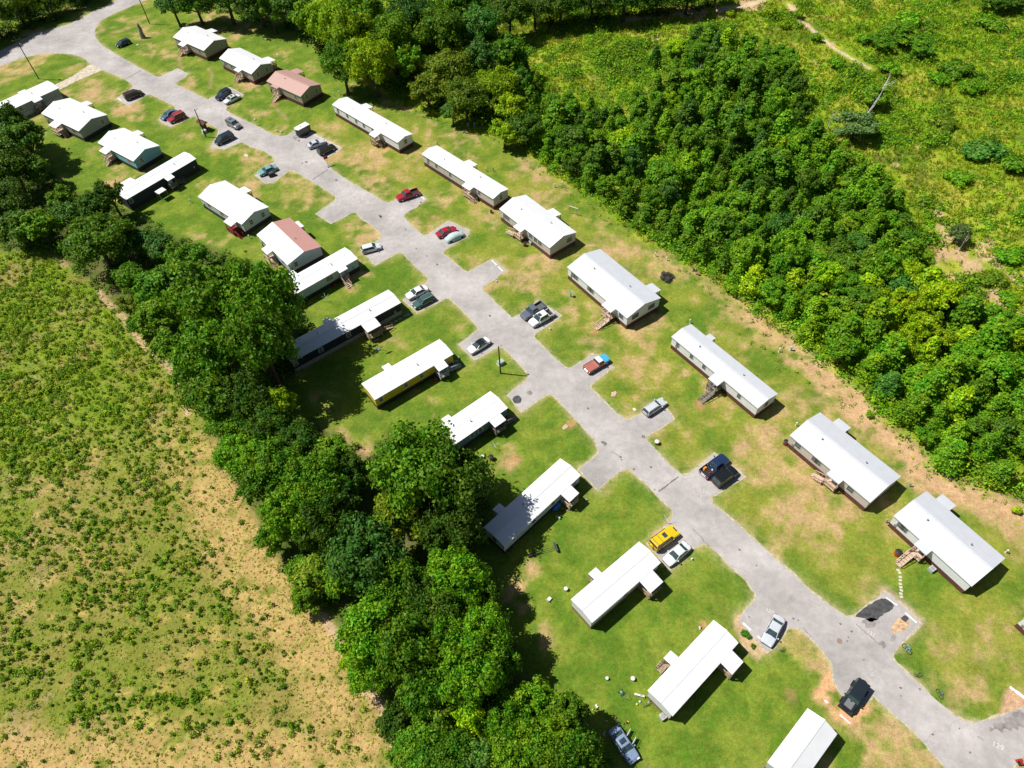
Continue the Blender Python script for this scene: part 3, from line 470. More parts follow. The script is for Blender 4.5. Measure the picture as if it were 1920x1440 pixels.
home('white home cut off by the bottom edge beside the black off-roader', [(1570,1376),(1495,1482),(1437,1432)], 'lightgray', 'wood', 'white', .9, None, None, None, fw=(.5,), ew=(), vents=())
# ------------------------------------------------------------------ vehicles
PAINT = {}
def paint(key):
    c_ = {'white': (.70, .71, .72), 'silver': (.50, .53, .57), 'silverw': (.60, .63, .66), 'red': (.34, .012, .03), 'maroon': (.045, .012, .018), 'black': (.008, .010, .012), 'darkblue': (.010, .018, .04), 'navy': (.012, .03, .08), 'blue': (.06, .11, .20),
          'teal': (.16, .34, .36), 'green': (.04, .10, .09), 'gray': (.11, .125, .16), 'graysuv': (.17, .175, .18), 'yellow': (.72, .46, .008), 'skyblue': (.06, .36, .60), 'rust': (.38, .13, .10), 'jeep': (.014, .020, .026), 'slate': (.20, .27, .40)}[key]
    return mat('paint_'+key, c_, .32, .0, .03, 1., .5, 0, .6)
KIND = {  # L, W, belt height, roof height, body profile (x/L from rear, z top), cabin base x0,x1, roof x0,x1
 'sedan': (4.75, 1.82, .92, 1.42, [(-.5, .62), (-.48, .88), (-.30, .98), (.20, .95), (.42, .82), (.49, .62)], -.36, .23, -.20, .05),
 'coupe': (4.7, 1.86, .92, 1.36, [(-.5, .64), (-.47, .92), (-.30, .98), (.16, .95), (.42, .84), (.49, .62)], -.38, .18, -.22, -.01),
 'hatch': (4.3, 1.78, .95, 1.50, [(-.5, .62), (-.49, .95), (-.3, .99), (.24, .96), (.43, .80), (.49, .60)], -.485, .26, -.40, .07),
 'wagon': (4.7, 1.76, .92, 1.45, [(-.5, .62), (-.49, .92), (-.3, .96), (.22, .94), (.43, .80), (.49, .60)], -.485, .22, -.41, .05),
 'suv': (4.65, 1.88, 1.08, 1.76, [(-.5, .70), (-.49, 1.05), (-.3, 1.10), (.24, 1.08), (.45, .98), (.495, .70)], -.49, .25, -.43, .10),
 'van': (5.05, 1.95, 1.08, 1.78, [(-.5, .70), (-.49, 1.08), (-.3, 1.10), (.30, 1.06), (.44, .92), (.495, .66)], -.49, .33, -.44, .14),
 'boxy': (4.9, 2.02, 1.20, 1.92, [(-.5, .80), (-.495, 1.20), (-.3, 1.22), (.22, 1.22), (.46, 1.16), (.495, .8)], -.49, .20, -.47, .12),
 'pickup': (5.5, 1.98, 1.08, 1.80, [(-.5, 1.05), (-.06, 1.08), (.20, 1.10), (.44, 1.02), (.495, .75)], -.11, .22, -.08, .10),
 'crew': (5.4, 1.92, 1.08, 1.82, [(-.5, 1.05), (-.24, 1.08), (.20, 1.10), (.44, .98), (.495, .72)], -.22, .25, -.18, .12),
 'oldpickup': (5.2, 1.95, 1.05, 1.70, [(-.5, 1.05), (-.02, 1.06), (.22, 1.08), (.47, 1.04), (.495, .8)], -.04, .22, -.01, .15)}
CARG = {}
def car(kind, key, rear, frontp, label, roofkey=None, hoodkey=None, bedkey=None, sunroof=None, rails=None, doors=False, scale=1., group='cars parked on the driveways', flat=False):
    L, Wc, zb, zt, prof, c0, c1, r0, r1 = KIND[kind]; a = G(rear, .75); b = G(frontp, .75); d = b-a; rz = math.atan2(d[1], d[0]); cen = (a+b)/2
    cat = {'pickup': 'pickup truck', 'crew': 'pickup truck', 'oldpickup': 'pickup truck', 'suv': 'SUV', 'boxy': 'SUV', 'van': 'van'}.get(kind, 'car')
    E = empty({'pickup truck': 'pickup_truck', 'SUV': 'suv', 'van': 'minivan', 'car': 'parked_car'}[cat], cen, rz, label, cat, group); E.scale = (scale*1.07,)*3
    hw = Wc/2; Pm = paint(key); isp = kind in ('pickup', 'crew', 'oldpickup')
    def planw(xf):  # plan half width factor: rounded nose and tail
        t_ = abs(xf)/.5; rr = .80 if kind not in ('boxy',) else .93
        return 1-(1-rr)*max(0, (t_-.72)/.28)**2
    # lofted body
    st = [p[0] for p in prof]; xs = sorted(set(st+[-.42, -.15, .1, .34, .47, -.455])); zf = lambda v: np.interp(v, [p[0] for p in prof], [p[1] for p in prof])
    bedx0, bedx1 = -.485, c0-.01
    if isp: xs = [v for v in xs if v > c0-.03]; xs = [c0-.03]+[v for v in xs if v > c0-.03+.005]
    mb = MB(); ring = []
    for v in xs:
        w = hw*planw(v); z_ = float(zf(v)); zl = .30 if abs(v) < .47 else .38
        sec = [(-w*.93, zl), (-w, zl+.18), (-w, z_-.28), (-w*.94, z_-.06), (-w*.80, z_), (0, z_+.03), (w*.80, z_), (w*.94, z_-.06), (w, z_-.28), (w, zl+.18), (w*.93, zl)]
        ring.append([(v*L, s_[0], s_[1]) for s_ in sec])
    nS = len(ring[0]); vs = [p for r in ring for p in r]; fs = []
    hoodfaces = []
    for i_ in range(len(ring)-1):
        for k_ in range(nS): fs.append((i_*nS+k_, i_*nS+(k_+1) % nS, (i_+1)*nS+(k_+1) % nS, (i_+1)*nS+k_))
    fs = [f[::-1] for f in fs]
    fs += [tuple(range(nS)), tuple(range((len(ring)-1)*nS, len(ring)*nS))[::-1]]
    mb.add(vs, fs); mb.m = [0]*len(mb.f)
    if hoodkey:
        for k_, f in enumerate(mb.f):
            if sum(mb.v[i_][0] for i_ in f)/len(f) > .16*L: mb.m[k_] = 1
    bo = mb.build('body', [Pm]+([paint(hoodkey)] if hoodkey else []), E, smooth=False)
    if isp:  # open cargo bed with floor and walls
        bm_ = paint(bedkey) if bedkey else Pm; x0, x1 = bedx0*L, (c0-.03)*L; mb = MB(); t_ = .09
        mb.box(x0, x1, -hw+.01, -hw+t_, .40, 1.06); mb.box(x0, x1, hw-t_, hw-.01, .40, 1.06); mb.box(x0, x0+t_, -hw+t_, hw-t_, .45, 1.05); mb.box(x1-t_, x1-.005, -hw+t_, hw-t_, .45, 1.08)
        bd = mb.build('cargo_bed', bm_, E); mb = MB(); mb.box(x0+t_, x1-t_, -hw+t_, hw-t_, .50, .56 if not flat else .98); mb.build('bed_floor', paint('rust') if flat else (DARK if key != 'gray' else mat('bed_liner', (.09, .10, .10), .7)), bd)
        mb = MB(); mb.box(x0-.14, x0-.01, -hw*.92, hw*.92, .42, .60); mb.build('bumper', mat('chrome', (.5, .5, .5), .25, .8), E)
    # cabin: glass sides + solid roof + pillars
    wb = hw*.90; wt = hw*(.70 if kind not in ('boxy', 'van', 'suv') else .80); zb_ = zb-.01; zs = zt-.05
    B = [(c0*L, -wb), (c1*L, -wb), (c1*L, wb), (c0*L, wb)]; T = [(r0*L, -wt), (r1*L, -wt), (r1*L, wt), (r0*L, wt)]
    def quad(name, p, M, par=E): k_ = MB(); k_.add(p, [(0, 1, 2, 3)]); return k_.build(name, M, par)
    P3 = lambda q_, z_: (q_[0], q_[1], z_)
    B3 = [P3(q_, zb_) for q_ in B]; T3 = [P3(q_, zs) for q_ in T]
    quad('windshield', [B3[1], B3[2], T3[2], T3[1]], GLASSC); quad('rear_window', [B3[3], B3[0], T3[0], T3[3]], GLASSC)
    quad('side_window', [B3[0], B3[1], T3[1], T3[0]], GLASSC); quad('side_window', [B3[2], B3[3], T3[3], T3[2]], GLASSC)
    RP = paint(roofkey) if roofkey else Pm
    e = .05; v = []; 
    for zz_, ex in ((zs-.03, e), (zs+.02, e), (zt, -.08)):
        v += [(r0*L-ex, -wt-ex, zz_), (r1*L+ex*1.6, -wt-ex, zz_), (r1*L+ex*1.6, wt+ex, zz_), (r0*L-ex, wt+ex, zz_)]
    mb = MB(); mb.add(v, [(3, 2, 1, 0), (8, 9, 10, 11)]+[(a_, (a_+1) % 4, 4+(a_+1) % 4, 4+a_) for a_ in range(4)]+[(4+a_, 4+(a_+1) % 4, 8+(a_+1) % 4, 8+a_) for a_ in range(4)]); rf = mb.build('roof', RP, E)
    mb = MB()
    for k_ in range(4): mb.bar(P3(B[k_], zb_-.02), P3(T[k_], zs), .07, .07)
    mids = [0.5] if kind in ('sedan', 'hatch', 'coupe', 'crew', 'jeep') else [.38, .7] if kind in ('suv', 'van', 'wagon', 'boxy') else []
    for w_ in mids:
        for s_ in (-1, 1): mb.bar(((c0+(c1-c0)*w_)*L, s_*wb, zb_), ((r0+(r1-r0)*w_)*L, s_*wt, zs), .07, .03)
    mb.build('pillars', Pm if key != 'maroon' else RP, rf)
    if sunroof: mb = MB(); xa = (r0*(1-sunroof)+r1*sunroof)*L; mb.box(xa-.32, xa+.32, -.42, .42, zt-.01, zt+.012); mb.build('sunroof', GLASSC, rf)
    if rails:
        for s_ in (-1, 1): mb = MB(); mb.bar((r0*L+.1, s_*wt*.93, zt+.03), (r1*L-.1, s_*wt*.93, zt+.03), .05, .05); mb.build('roof_rail', mat('rail_'+rails, {'w': (.6, .6, .6), 'b': (.02, .02, .02)}[rails], .4, .3), rf)
    for s_ in (-1, 1):
        mb = MB(); mb.box(c1*L-.32, c1*L-.14, s_*(hw+.02)-.0 if s_ > 0 else -hw-.20, s_*(hw+.20) if s_ > 0 else -hw-.02, zb-.02, zb+.15); mb.build('mirror', Pm, E)
        fx = .488*L*1.0; mb = MB(); mb.box(fx-.16, fx+.035, s_*hw*.62-.19, s_*hw*.62+.19, .60, .74); mb.build('headlight', mat('headlight_lens', (.6, .62, .62), .15), E)
        mb = MB(); mb.box(-.5*L-.015, -.5*L+.10, s_*hw*.66-.15, s_*hw*.66+.15, .68 if isp else .70, .92 if isp else .84); mb.build('taillight', mat('taillight_lens', (.25, .01, .01), .2), E)
        for xw in (-.31, .31):
            mb = MB(); r = .34 if kind not in ('suv', 'boxy', 'pickup', 'crew', 'oldpickup') else .39; y0 = s_*(hw-.20); y1 = s_*(hw+.012)
            mb.tube([(xw*L, y0, r), (xw*L, y1, r)], r, 14); wo_ = mb.build('wheel', RUB, E)
            mb = MB(); mb.tube([(xw*L, y1-s_*.01, r), (xw*L, y1+s_*.012, r)], r*.62, 12); mb.build('rim', RIM, wo_)
    if kind == 'boxy' and key == 'jeep':
        for s_ in (-1, 1):
            for xw in (-.31, .31): mb = MB(); mb.box(xw*L-.52, xw*L+.52, min(s_*(hw-.1), s_*(hw+.16)), max(s_*(hw-.1), s_*(hw+.16)), .74, .90, top=(.8, .9)); mb.build('fender', RUB, E)
        mb = MB(); mb.tube([(-.5*L-.02, 0, 1.0), (-.5*L-.28, 0, 1.0)], .40, 14); mb.build('spare_wheel', RUB, E); mb = MB(); mb.box(.495*L, .495*L+.18, -hw, hw, .5, .72); mb.build('bumper', RUB, E)
        mb = MB(); mb.box(.17*L, .44*L, -.55, .55, 1.2, 1.245, top=(.96, .96)); mb.build('hood', paint('graysuv'), E)
    if key == 'yellow':
        for f_ in (.12, .42): xa = (r0*(1-f_)+r1*f_)*L; mb = MB(); mb.box(xa-.03, xa+.03, -wt, wt, zt, zt+.03); mb.build('roof_bar', DARK, rf)
        for s_ in (-1, 1): mb = MB(); mb.bar((r0*L, s_*wt, zt+.05), (r1*L, s_*wt, zt+.05), .05, .05); mb.build('roof_rail', DARK, rf)
        mb = MB(); mb.box(.40*L, .44*L, -.4, .4, 1.22, 1.25); mb.build('hood_vent', DARK, E); mb = MB(); mb.tube([(-.5*L-.02, .1, 1.05), (-.5*L-.26, .1, 1.05)], .38, 14); mb.build('spare_wheel', Pm, E)
    if doors:
        for xw, an in ((.12, .9), (-.12, .9)):
            mb = MB(); p0 = (xw*L+.0, hw-.02); q0 = (p0[0]-math.cos(an+.25)*.95, p0[1]+math.sin(an+.25)*.95); mb.bar((*p0, .62), (*q0, .62), .10, .55); mb.bar((*p0, 1.25), (*q0, 1.25), .04, .06); mb.build('door', paint('silver'), E, label='open door')
    return E
car('hatch', 'darkblue', (246,74), (215,87), 'dark blue hatchback parked on the grass near the side road', group=None)
car('van', 'maroon', (233,184), (267,171), 'dark maroon minivan on the uppermost left driveway')
car('sedan', 'blue', (329,206.5), (303,222), 'blue-grey sedan beside the red SUV')
car('suv', 'red', (346,213), (316,227.5), 'red SUV with pale roof rails beside the blue-grey sedan', rails='w')
car('suv', 'graysuv', (423,224.5), (453,240.5), 'dark silver SUV driving down the road', sunroof=.5, group=None)
car('van', 'darkblue', (435,252.5), (405,267.5), 'dark blue-green minivan near the mail kiosk')
car('suv', 'darkblue', (431,170.5), (406,185), 'dark blue SUV beside the white sedan in the upper driveway', rails='b')
car('sedan', 'white', (450,177.5), (418,193), 'white sedan beside the dark blue SUV in the upper driveway', sunroof=.6)
car('coupe', 'silver', (574,275.5), (612,261), 'silver coupe between the cargo trailer and the black SUV')
car('suv', 'black', (596,287.5), (628,272), 'black SUV beside the silver coupe on the wide upper driveway')
car('sedan', 'teal', (521,310.5), (481,327), 'pale teal sedan beside the covered grill')
car('pickup', 'red', (785,358), (744,372), 'red pickup truck with black bed')
car('sedan', 'red', (820,440.5), (855,427), 'red sedan beside the covered car')
car('hatch', 'silverw', (677,469.5), (714,459.5), 'silver hatchback alone on a left driveway')
car('sedan', 'white', (801,538), (762,557), 'white sedan beside the green SUV')
car('wagon', 'green', (811,555), (776,573.5), 'dark green boxy wagon beside the white sedan', rails='w', scale=1.02)
car('pickup', 'gray', (1021,569), (978,596), 'grey pickup truck beside the white crew-cab pickup')
car('crew', 'white', (1037,583), (993,609), 'white crew-cab pickup truck with black bed beside the grey pickup', sunroof=.85)
car('sedan', 'white', (917,635), (878,659.5), 'white sedan with black glass roof', roofkey='black')
car('oldpickup', 'rust', (1097,694.5), (1141,668.5), 'old pickup truck with blue hood, white cab and rusty red bed', roofkey='white', hoodkey='skyblue', bedkey='rust', flat=True)
car('wagon', 'silver', (1208,775), (1247,749.5), 'silver estate wagon with roof rails', rails='w')
tr = car('pickup', 'navy', (1319,889), (1361,857), 'dark blue pickup truck with its bed full of junk')
car('suv', 'black', (1342,906), (1378,880), 'black SUV beside the pickup full of junk', rails='b')
car('boxy', 'yellow', (1225,1024), (1266,994), 'bright yellow boxy SUV with a dark sunroof', sunroof=.75)
car('sedan', 'silverw', (1288,1022), (1250,1054), 'silver-white sedan beside the yellow SUV')
car('sedan', 'silver', (1461,1160), (1438,1204), 'silver sedan alone on the driveway above the black off-roader')
car('boxy', 'jeep', (1617,1282), (1585,1330), 'black off-road vehicle with hard top on orange gravel', scale=.93)
car('sedan', 'slate', (1150,1366), (1190,1426), 'silver-blue sedan on the lawn with two doors open', sunroof=.55, doors=True, group=None)
# junk in the bed of the truck
for p, M_, sz, lab in [((1322,877), mat('orange_plastic', (.75, .25, .02), .6), (.9, .5, .35), 'orange bundle in the pickup bed'), ((1336,873), WHT, (.6, .5, .45), 'white box in the pickup bed'), ((1327,870), WHT, (.35, .3, .4), 'small white can in the pickup bed'), ((1331,886), RED, (.4, .3, .3), 'red fuel can in the pickup bed'), ((1337,879), WHT, (.5, .35, .3), 'white sack in the pickup bed')]:
    g = G(p, .9); mb = MB(); mb.box(-sz[0]/2, sz[0]/2, -sz[1]/2, sz[1]/2, 0, sz[2], top=(.7, .7)); mb.box(-sz[0]/4, sz[0]/4, -sz[1]/4, sz[1]/4, sz[2], sz[2]+.06); o = mb.build('junk_item', M_); o.location = (*g, .565); o.rotation_euler = (0, 0, .6); tag(o, lab, 'junk', 'junk in the pickup bed')
# covered car
def covered(rear, frontp):
    a = G(rear, .7); b = G(frontp, .7); d = b-a; E = empty('covered_car', (a+b)/2, math.atan2(d[1], d[0]), 'car under a pale mint fabric cover beside the red sedan', 'car', 'cars parked on the driveways')
    xs = [-2.4, -2.3, -1.7, -1.0, -.2, .8, 1.4, 2.2, 2.4]; zs = [.5, .85, .98, 1.38, 1.45, 1.3, .98, .8, .45]; ws = [.65, .82, .93, .95, .95, .95, .93, .82, .62]; mb = MB(); ring = []; rr = random.Random(2)
    for x_, z_, w_ in zip(xs, zs, ws):
        j_ = lambda: rr.uniform(-.03, .03); ring += [(x_, -w_*1.02, .06), (x_+j_(), -w_+j_(), min(.8, z_*.7)), (x_, -w_*.7, z_-.05+j_()), (x_, 0, z_+j_()), (x_, w_*.7, z_-.05+j_()), (x_+j_(), w_+j_(), min(.8, z_*.7)), (x_, w_*1.02, .06)]
    f = [(i_*7+k_+1, i_*7+k_, (i_+1)*7+k_, (i_+1)*7+k_+1) for i_ in range(len(xs)-1) for k_ in range(6)]+[tuple(range(7)), tuple(range(56, 63))[::-1]]
    mb.add(ring, f); mb.build('cover', mat('mint_cover', (.42, .53, .52), .85, 0, .1, 2), E, smooth=True)
    for xw in (-1.45, 1.45):
        for s_ in (-1, 1): mb = MB(); mb.tube([(xw, s_*.7, .32), (xw, s_*.97, .32)], .32, 12); mb.build('wheel', RUB, E)
covered((834,450.5), (871,435))
# enclosed cargo trailer
def trailer():
    a = G((555,252), 1.0); b = G((581,238), 1.0); E = empty('cargo_trailer', (a+b)/2, math.atan2(*(b-a)[::-1]), 'black enclosed cargo trailer with white roof', 'trailer'); K = paint('black')
    mb = MB(); mb.box(-1.8, 1.9, -.98, .98, .5, 2.3); mb.add([(-1.8, -.98, .5), (-1.8, .98, .5), (-1.8, .98, 2.3), (-1.8, -.98, 2.3), (-2.2, 0, .5), (-2.2, 0, 2.3)], [(0, 4, 5, 3), (4, 1, 2, 5), (3, 5, 2), (0, 1, 4)]); mb.build('body', K, E)
    mb = MB(); mb.add([(-2.22, 0, 2.31), (-1.82, -1, 2.31), (1.92, -1, 2.31), (1.92, 1, 2.31), (-1.82, 1, 2.31)]+[(-2.22, 0, 2.38), (-1.82, -1, 2.38), (1.92, -1, 2.38), (1.92, 1, 2.38), (-1.82, 1, 2.38)], [(4, 3, 2, 1, 0), (5, 6, 7, 8, 9)]+[(i_, (i_+1) % 5, 5+(i_+1) % 5, 5+i_) for i_ in range(5)]); r = mb.build('roof', WHT, E)
    mb = MB(); mb.lathe([(.18, 2.38), (.18, 2.48), (.1, 2.5)], 10, (-.4, 0)); mb.build('vent', GREYM, r)
    for s_ in (-1, 1):
        for xw in (-.1, .55): mb = MB(); mb.tube([(xw, s_*.95, .33), (xw, s_*1.13, .33)], .33, 12); mb.build('wheel', RUB, E)
        mb = MB(); mb.box(-.55, 1.0, min(s_*.99, s_*1.16), max(s_*.99, s_*1.16), .68, .74); mb.build('fender', GREYM, E)
    mb = MB(); mb.bar((-3.3, 0, .45), (-1.9, -.6, .48), .08); mb.bar((-3.3, 0, .45), (-1.9, .6, .48), .08); mb.tube([(-3.1, 0, 0), (-3.1, 0, .8)], .05, 8); mb.build('hitch', GREYM, E)
trailer()
# ------------------------------------------------------------------ utility poles and site furniture
def pole(base, h, label, arms=False, cat='utility pole'):
    E = empty('utility_pole', G(base), .6, label, cat); mb = MB(); mb.tube([(0, 0, 0), (0, 0, h)], [.16, .11], 10); mb.build('shaft', POLEW, E)
    if arms:
        mb = MB(); mb.bar((-1.1, 0, h-1.0), (1.1, 0, h-1.0), .1, .12); a_ = mb.build('crossarm', POLEW, E)
        for x_ in (-1, 1): mb = MB(); mb.lathe([(.05, h-.94), (.1, h-.85), (.04, h-.75)], 8, (x_, 0)); mb.build('insulator', GREYM, a_)
        mb = MB(); mb.lathe([(.25, h-3.1), (.27, h-3.0), (.27, h-2.2), (.2, h-2.1)], 12, (.38, 0)); mb.build('transformer', GREYM, E)
    else: mb = MB(); mb.bar((0, 0, h-.3), (.55, 0, h-.15), .06); mb.box(.45, .8, -.1, .1, h-.22, h-.1); mb.build('lamp', GREYM, E)
pole((73,148), 12.8, 'tall wooden utility pole with transformer at the side road', True); pole((281,45), 11.5, 'tall wooden utility pole in the grass near the top tree edge'); pole((386.5,257), 8.2, 'short wooden pole beside the mail kiosk'); pole((938.5,700), 8.0, 'short wooden pole beside the green utility box')
def ubox(p, M_, label, w=.75, h=.75, rz=.6):
    E = empty('utility_box', G(p), rz, label, 'utility box'); mb = MB(); mb.box(-w*1.15, w*1.15, -w, w, 0, .08); mb.build('pad', CONC, E); mb = MB(); mb.box(-w*.95, w*.95, -w*.8, w*.8, .08, h, top=(.98, .96)); mb.build('cabinet', M_, E); mb = MB(); mb.box(-w, w, -w*.86, w*.86, h, h+.06, top=(.96, .9)); mb.build('lid', M_, E)
GB = mat('pale_green_metal', (.34, .46, .38), .5, .1)
ubox((939,682), GB, 'pale green utility box on a concrete pad behind the short pole', .62, .8); ubox((384,249), mat('pale_metal', (.45, .48, .48), .5), 'pale grey utility box beside the mail kiosk pole', .6, .8)
def pedestal(p, label, h=.9, M_=None, r=.1, cat='utility post', grp='short utility posts along the back lawns'):
    mb = MB(); mb.lathe([(r*1.3, 0), (r*1.2, .05), (r, .08), (r, h-.1), (r*1.25, h-.1), (r*1.25, h), (r*.6, h+.07)], 10); o = mb.build('utility_post', M_ or WHT, smooth=False); o.location = (*G(p), 0); o.rotation_euler = (random.uniform(-.12, .12), random.uniform(-.12, .12), 0); return tag(o, label, cat, grp)
for p, l in [((599,100), 'white post near the tree line behind the brown-roofed home'), ((627,180), 'pale post left of two at the white single-wide home corner'), ((637,177), 'thinner post right of two at the white single-wide home corner'), ((820,272), 'grey post behind the long beige home'), ((911,322), 'white post just behind the rear porch of the long beige home'), ((925,321), 'small post uphill of the long beige home rear porch'), ((878,237), 'left one of two white posts at the wood edge above the long beige home'), ((890,237), 'right one of two white posts at the wood edge above the long beige home'),
             ((1039,351), 'left one of two white posts under the trees uphill of the clothesline'), ((1055,347), 'right one of two white posts under the trees uphill of the clothesline'), ((1229,480), 'smaller white post behind the large white double-wide'), ((1250,488), 'larger white post behind the large white double-wide'), ((1294,606), 'dark grey post at the upper corner of the white single-wide with weathered stairs'), ((1460,660), 'white post at the earth strip above the long white single-wide'), ((1661,980), 'grey post uphill of the stepping-stone home'), ((1885,1036), 'white post at the right corner of the stepping-stone home'), ((469,447), 'white post beside the pink-roofed home'), ((358,380), 'white post beside the navy home'), ((1492,798), 'pale post near the upper corner of the long-deck home'), ((1705,912), 'leaning grey post between the long-deck home and the stepping-stone home'), ((860,672), 'white cap post below the black-roofed white sedan'), ((788,380), 'low white capped pipe beside the red pickup driveway'), ((931,529), 'low white capped pipe at the empty driveway'), ((1031,618), 'low white capped pipe near the white crew-cab pickup'), ((1297,1049), 'low white capped pipe by the silver-white sedan'), ((1908,962), 'white ball-topped post at the far right wood edge')]:
    low = 'low' in l or 'cap' in l; pedestal(p, l, .45 if low else 1.0, WHT if 'white' in l or 'pale' in l else GREYM, .12 if low else .12)
ob = pedestal((1482,657), 'pale green post at the earth strip above the long white single-wide', 1.1, GB, .2)
# mail kiosk
E = empty('mail_kiosk', G((384,243)), math.radians(-35), 'brown mail kiosk with pitched roof beside the short pole', 'mail kiosk'); BR = mat('kiosk_brown', (.09, .03, .02), .8)
mb = MB(); mb.box(-1.1, 1.1, -.25, .25, .55, 1.9); mb.build('mailbox_bank', BR, E)
for x_ in (-1, 1): mb = MB(); mb.box(x_*1.0-.07, x_*1.0+.07, -.07, .07, 0, 2.3); mb.build('post', BR, E)
mb = MB(); mb.add([(-1.5, -.9, 2.2), (1.5, -.9, 2.2), (1.5, 0, 2.65), (-1.5, 0, 2.65), (1.5, .9, 2.2), (-1.5, .9, 2.2)], [(0, 1, 2, 3), (3, 2, 4, 5), (0, 3, 5), (1, 4, 2), (0, 5, 4, 1)]); mb.build('roof', BR, E)
# broken old trunk / stump standing in the lawn
E = empty('broken_tree', G((269,71)), 0, 'grey broken tree trunk standing in the grass near the side road', 'tree trunk'); mb = MB(); mb.tube([(0, 0, 0), (-.05, 0, 1.4), (.1, .1, 2.8), (-.1, .2, 4.2), (-.15, .25, 4.6)], [.85, .65, .55, .35, .08], 10); mb.build('trunk', mat('grey_old_wood', (.24, .22, .18), .9, 0, .4, 2, .2, .5), E)
for a_, b_ in [((.2, 0, 2.9), (1.3, .2, 3.6)), ((-.1, 0, 3.4), (-.9, .3, 4.4)), ((0, 0, 1.9), (.9, -.5, 2.2))]: mb = MB(); mb.tube([a_, b_], [.22, .06], 7); mb.build('branch', DEADW, E)
# grill, bins, tarp etc.
def bin_(p, label, M1=RED, M2=DARK, s=1., cat='bin', nm='trash_bin'):
    E = empty(nm, G(p), random.uniform(0, 6), label, cat, None); mb = MB(); mb.lathe([(.38*s, 0), (.46*s, .85*s)], 14); mb.build('barrel', M1, E); mb = MB(); mb.lathe([(.49*s, .85*s), (.49*s, .92*s), (.25*s, 1.02*s)], 14); mb.build('lid', M2, E); return E
for p, l, s in [((627,535), 'red bin below the stairs of the pale blue home', .9), ((816,713), 'red bin below the yellow home porch', 1.), ((921,861), 'larger red bin below the dark teal home porch', 1.), ((984,461), 'red bin under the deck of the clothesline home', .9), ((921,399), 'red bin at the corner of the long beige home', .7), ((1472,833), 'red bin at the upper corner of the long-deck home', 1.), ((605,189), 'dark red bin at the corner of the pale-brown-roofed home', .7)]: bin_(p, l, RED, DARK, s)
bin_((905,858), 'small pink-red round bucket below the dark teal home', mat('pinkred', (.45, .09, .08), .5), WHT, .6); bin_((1231,832), 'red and white bin on the grass by the silver wagon driveway', RED, WHT, .85)
E = bin_((1681,1040), 'red kettle grill with black lid beside the broad tan stairs', mat('orange_red', (.55, .04, .01), .4), DARK, 1.15, 'grill', 'kettle_grill')
mb = MB(); E = empty('covered_grill', G((511,330)), .5, 'black covered grill beside the pale teal sedan', 'grill'); mb.box(-.85, .85, -.55, .55, 0, 1.0, top=(.9, .7)); mb.build('cover', DARK, E); mb = MB(); mb.box(-.5, .5, -.35, .35, 1.0, 1.25, top=(.7, .4)); mb.build('hood', mat('grey_cover', (.10, .12, .12), .7), E)
# basketball hoops
def hoop(p, rz, label, bc, h=3.0):
    E = empty('basketball_hoop', G(p), rz, label, 'basketball hoop'); mb = MB(); mb.box(-.6, .3, -.4, .4, 0, .22, top=(.8, .8)); mb.build('base', mat('bluegrey_plastic', (.18, .25, .34), .6), E); mb = MB(); mb.tube([(0, 0, .1), (0, 0, h-.5), (.5, 0, h)], .05, 8); mb.build('pole', GREYM, E)
    mb = MB(); mb.box(.5, .56, -.55, .55, h-.3, h+.5); bb = mb.build('backboard', bc, E); mb = MB(); mb.tube([(.56+.23+.23*math.cos(a_), .23*math.sin(a_), h-.05) for a_ in np.linspace(0, 2*PI, 13)], .02, 5); mb.build('rim', RED, bb)
hoop((710,656), math.radians(-60), 'portable basketball hoop on the lawn below the charcoal home', DARK); hoop((616,312), math.radians(120), 'red-backed basketball hoop at the wide upper driveway corner', RED, 2.2)
# clothesline
E = empty('clothesline', G((1075,402)), math.radians(-33), 'wooden clothesline frame with white top bar', 'clothesline')
for x_ in (-.95, .95): mb = MB(); mb.tube([(x_, 0, 0), (x_, 0, 2.0)], .06, 8); mb.build('post', WOOD, E)
mb = MB(); mb.bar((-1.15, 0, 2.05), (1.15, 0, 2.05), .14, .1); mb.build('top_bar', WHT, E)
for p, l in [((928,843), 'white umbrella clothes dryer on the lawn below the dark teal home'), ((1248,975+6), 'small pole frame near the yellow SUV'), ((613,565), 'thin bare clothes dryer below the pale blue home')]:
    E = empty('clothes_dryer', G(p), .4, l, 'clothes dryer', 'rotary clothes dryers on the lawns'); mb = MB(); mb.tube([(0, 0, 0), (0, 0, 1.7)], .035, 7); mb.build('post', WHT, E); mb = MB()
    for a_ in (0, PI/2, PI, 3*PI/2): mb.tube([(0, 0, 1.2), (.8*math.cos(a_), .8*math.sin(a_), 1.75)], .025, 5)
    mb.build('arms', WHT, E)
# weight bench / seesaw
E = empty('seesaw', G((1022,1034)), math.radians(14), 'long dark seesaw frame on the lower lawn', 'seesaw'); DG = mat('dark_green_metal', (.03, .06, .05), .5)
for y_ in (-.15, .15): mb = MB(); mb.tube([(-1.9, y_, .25), (1.9, y_, .5)], .04, 6); mb.build('beam', DG, E)
mb = MB(); mb.box(1.7, 2.0, -.8, .8, .35, .75); mb.build('seat', DG, E); mb = MB(); mb.box(-2.9, -1.6, -.3, .3, .1, .45, top=(.8, .8)); mb.build('base', DARK, E)
E = empty('bird_bath', G((1070,556)), 0, 'green bird bath on a post in the lawn below the large white double-wide', 'bird bath'); mb = MB(); mb.tube([(0, 0, 0), (0, 0, 1.1)], [.14, .08], 8); mb.build('stand', GREYM, E); mb = MB(); mb.lathe([(.12, 1.1), (.38, 1.2), (.38, 1.26), (.3, 1.22)], 14); mb.build('bowl', mat('teal_bowl', (.08, .3, .26), .4), E)
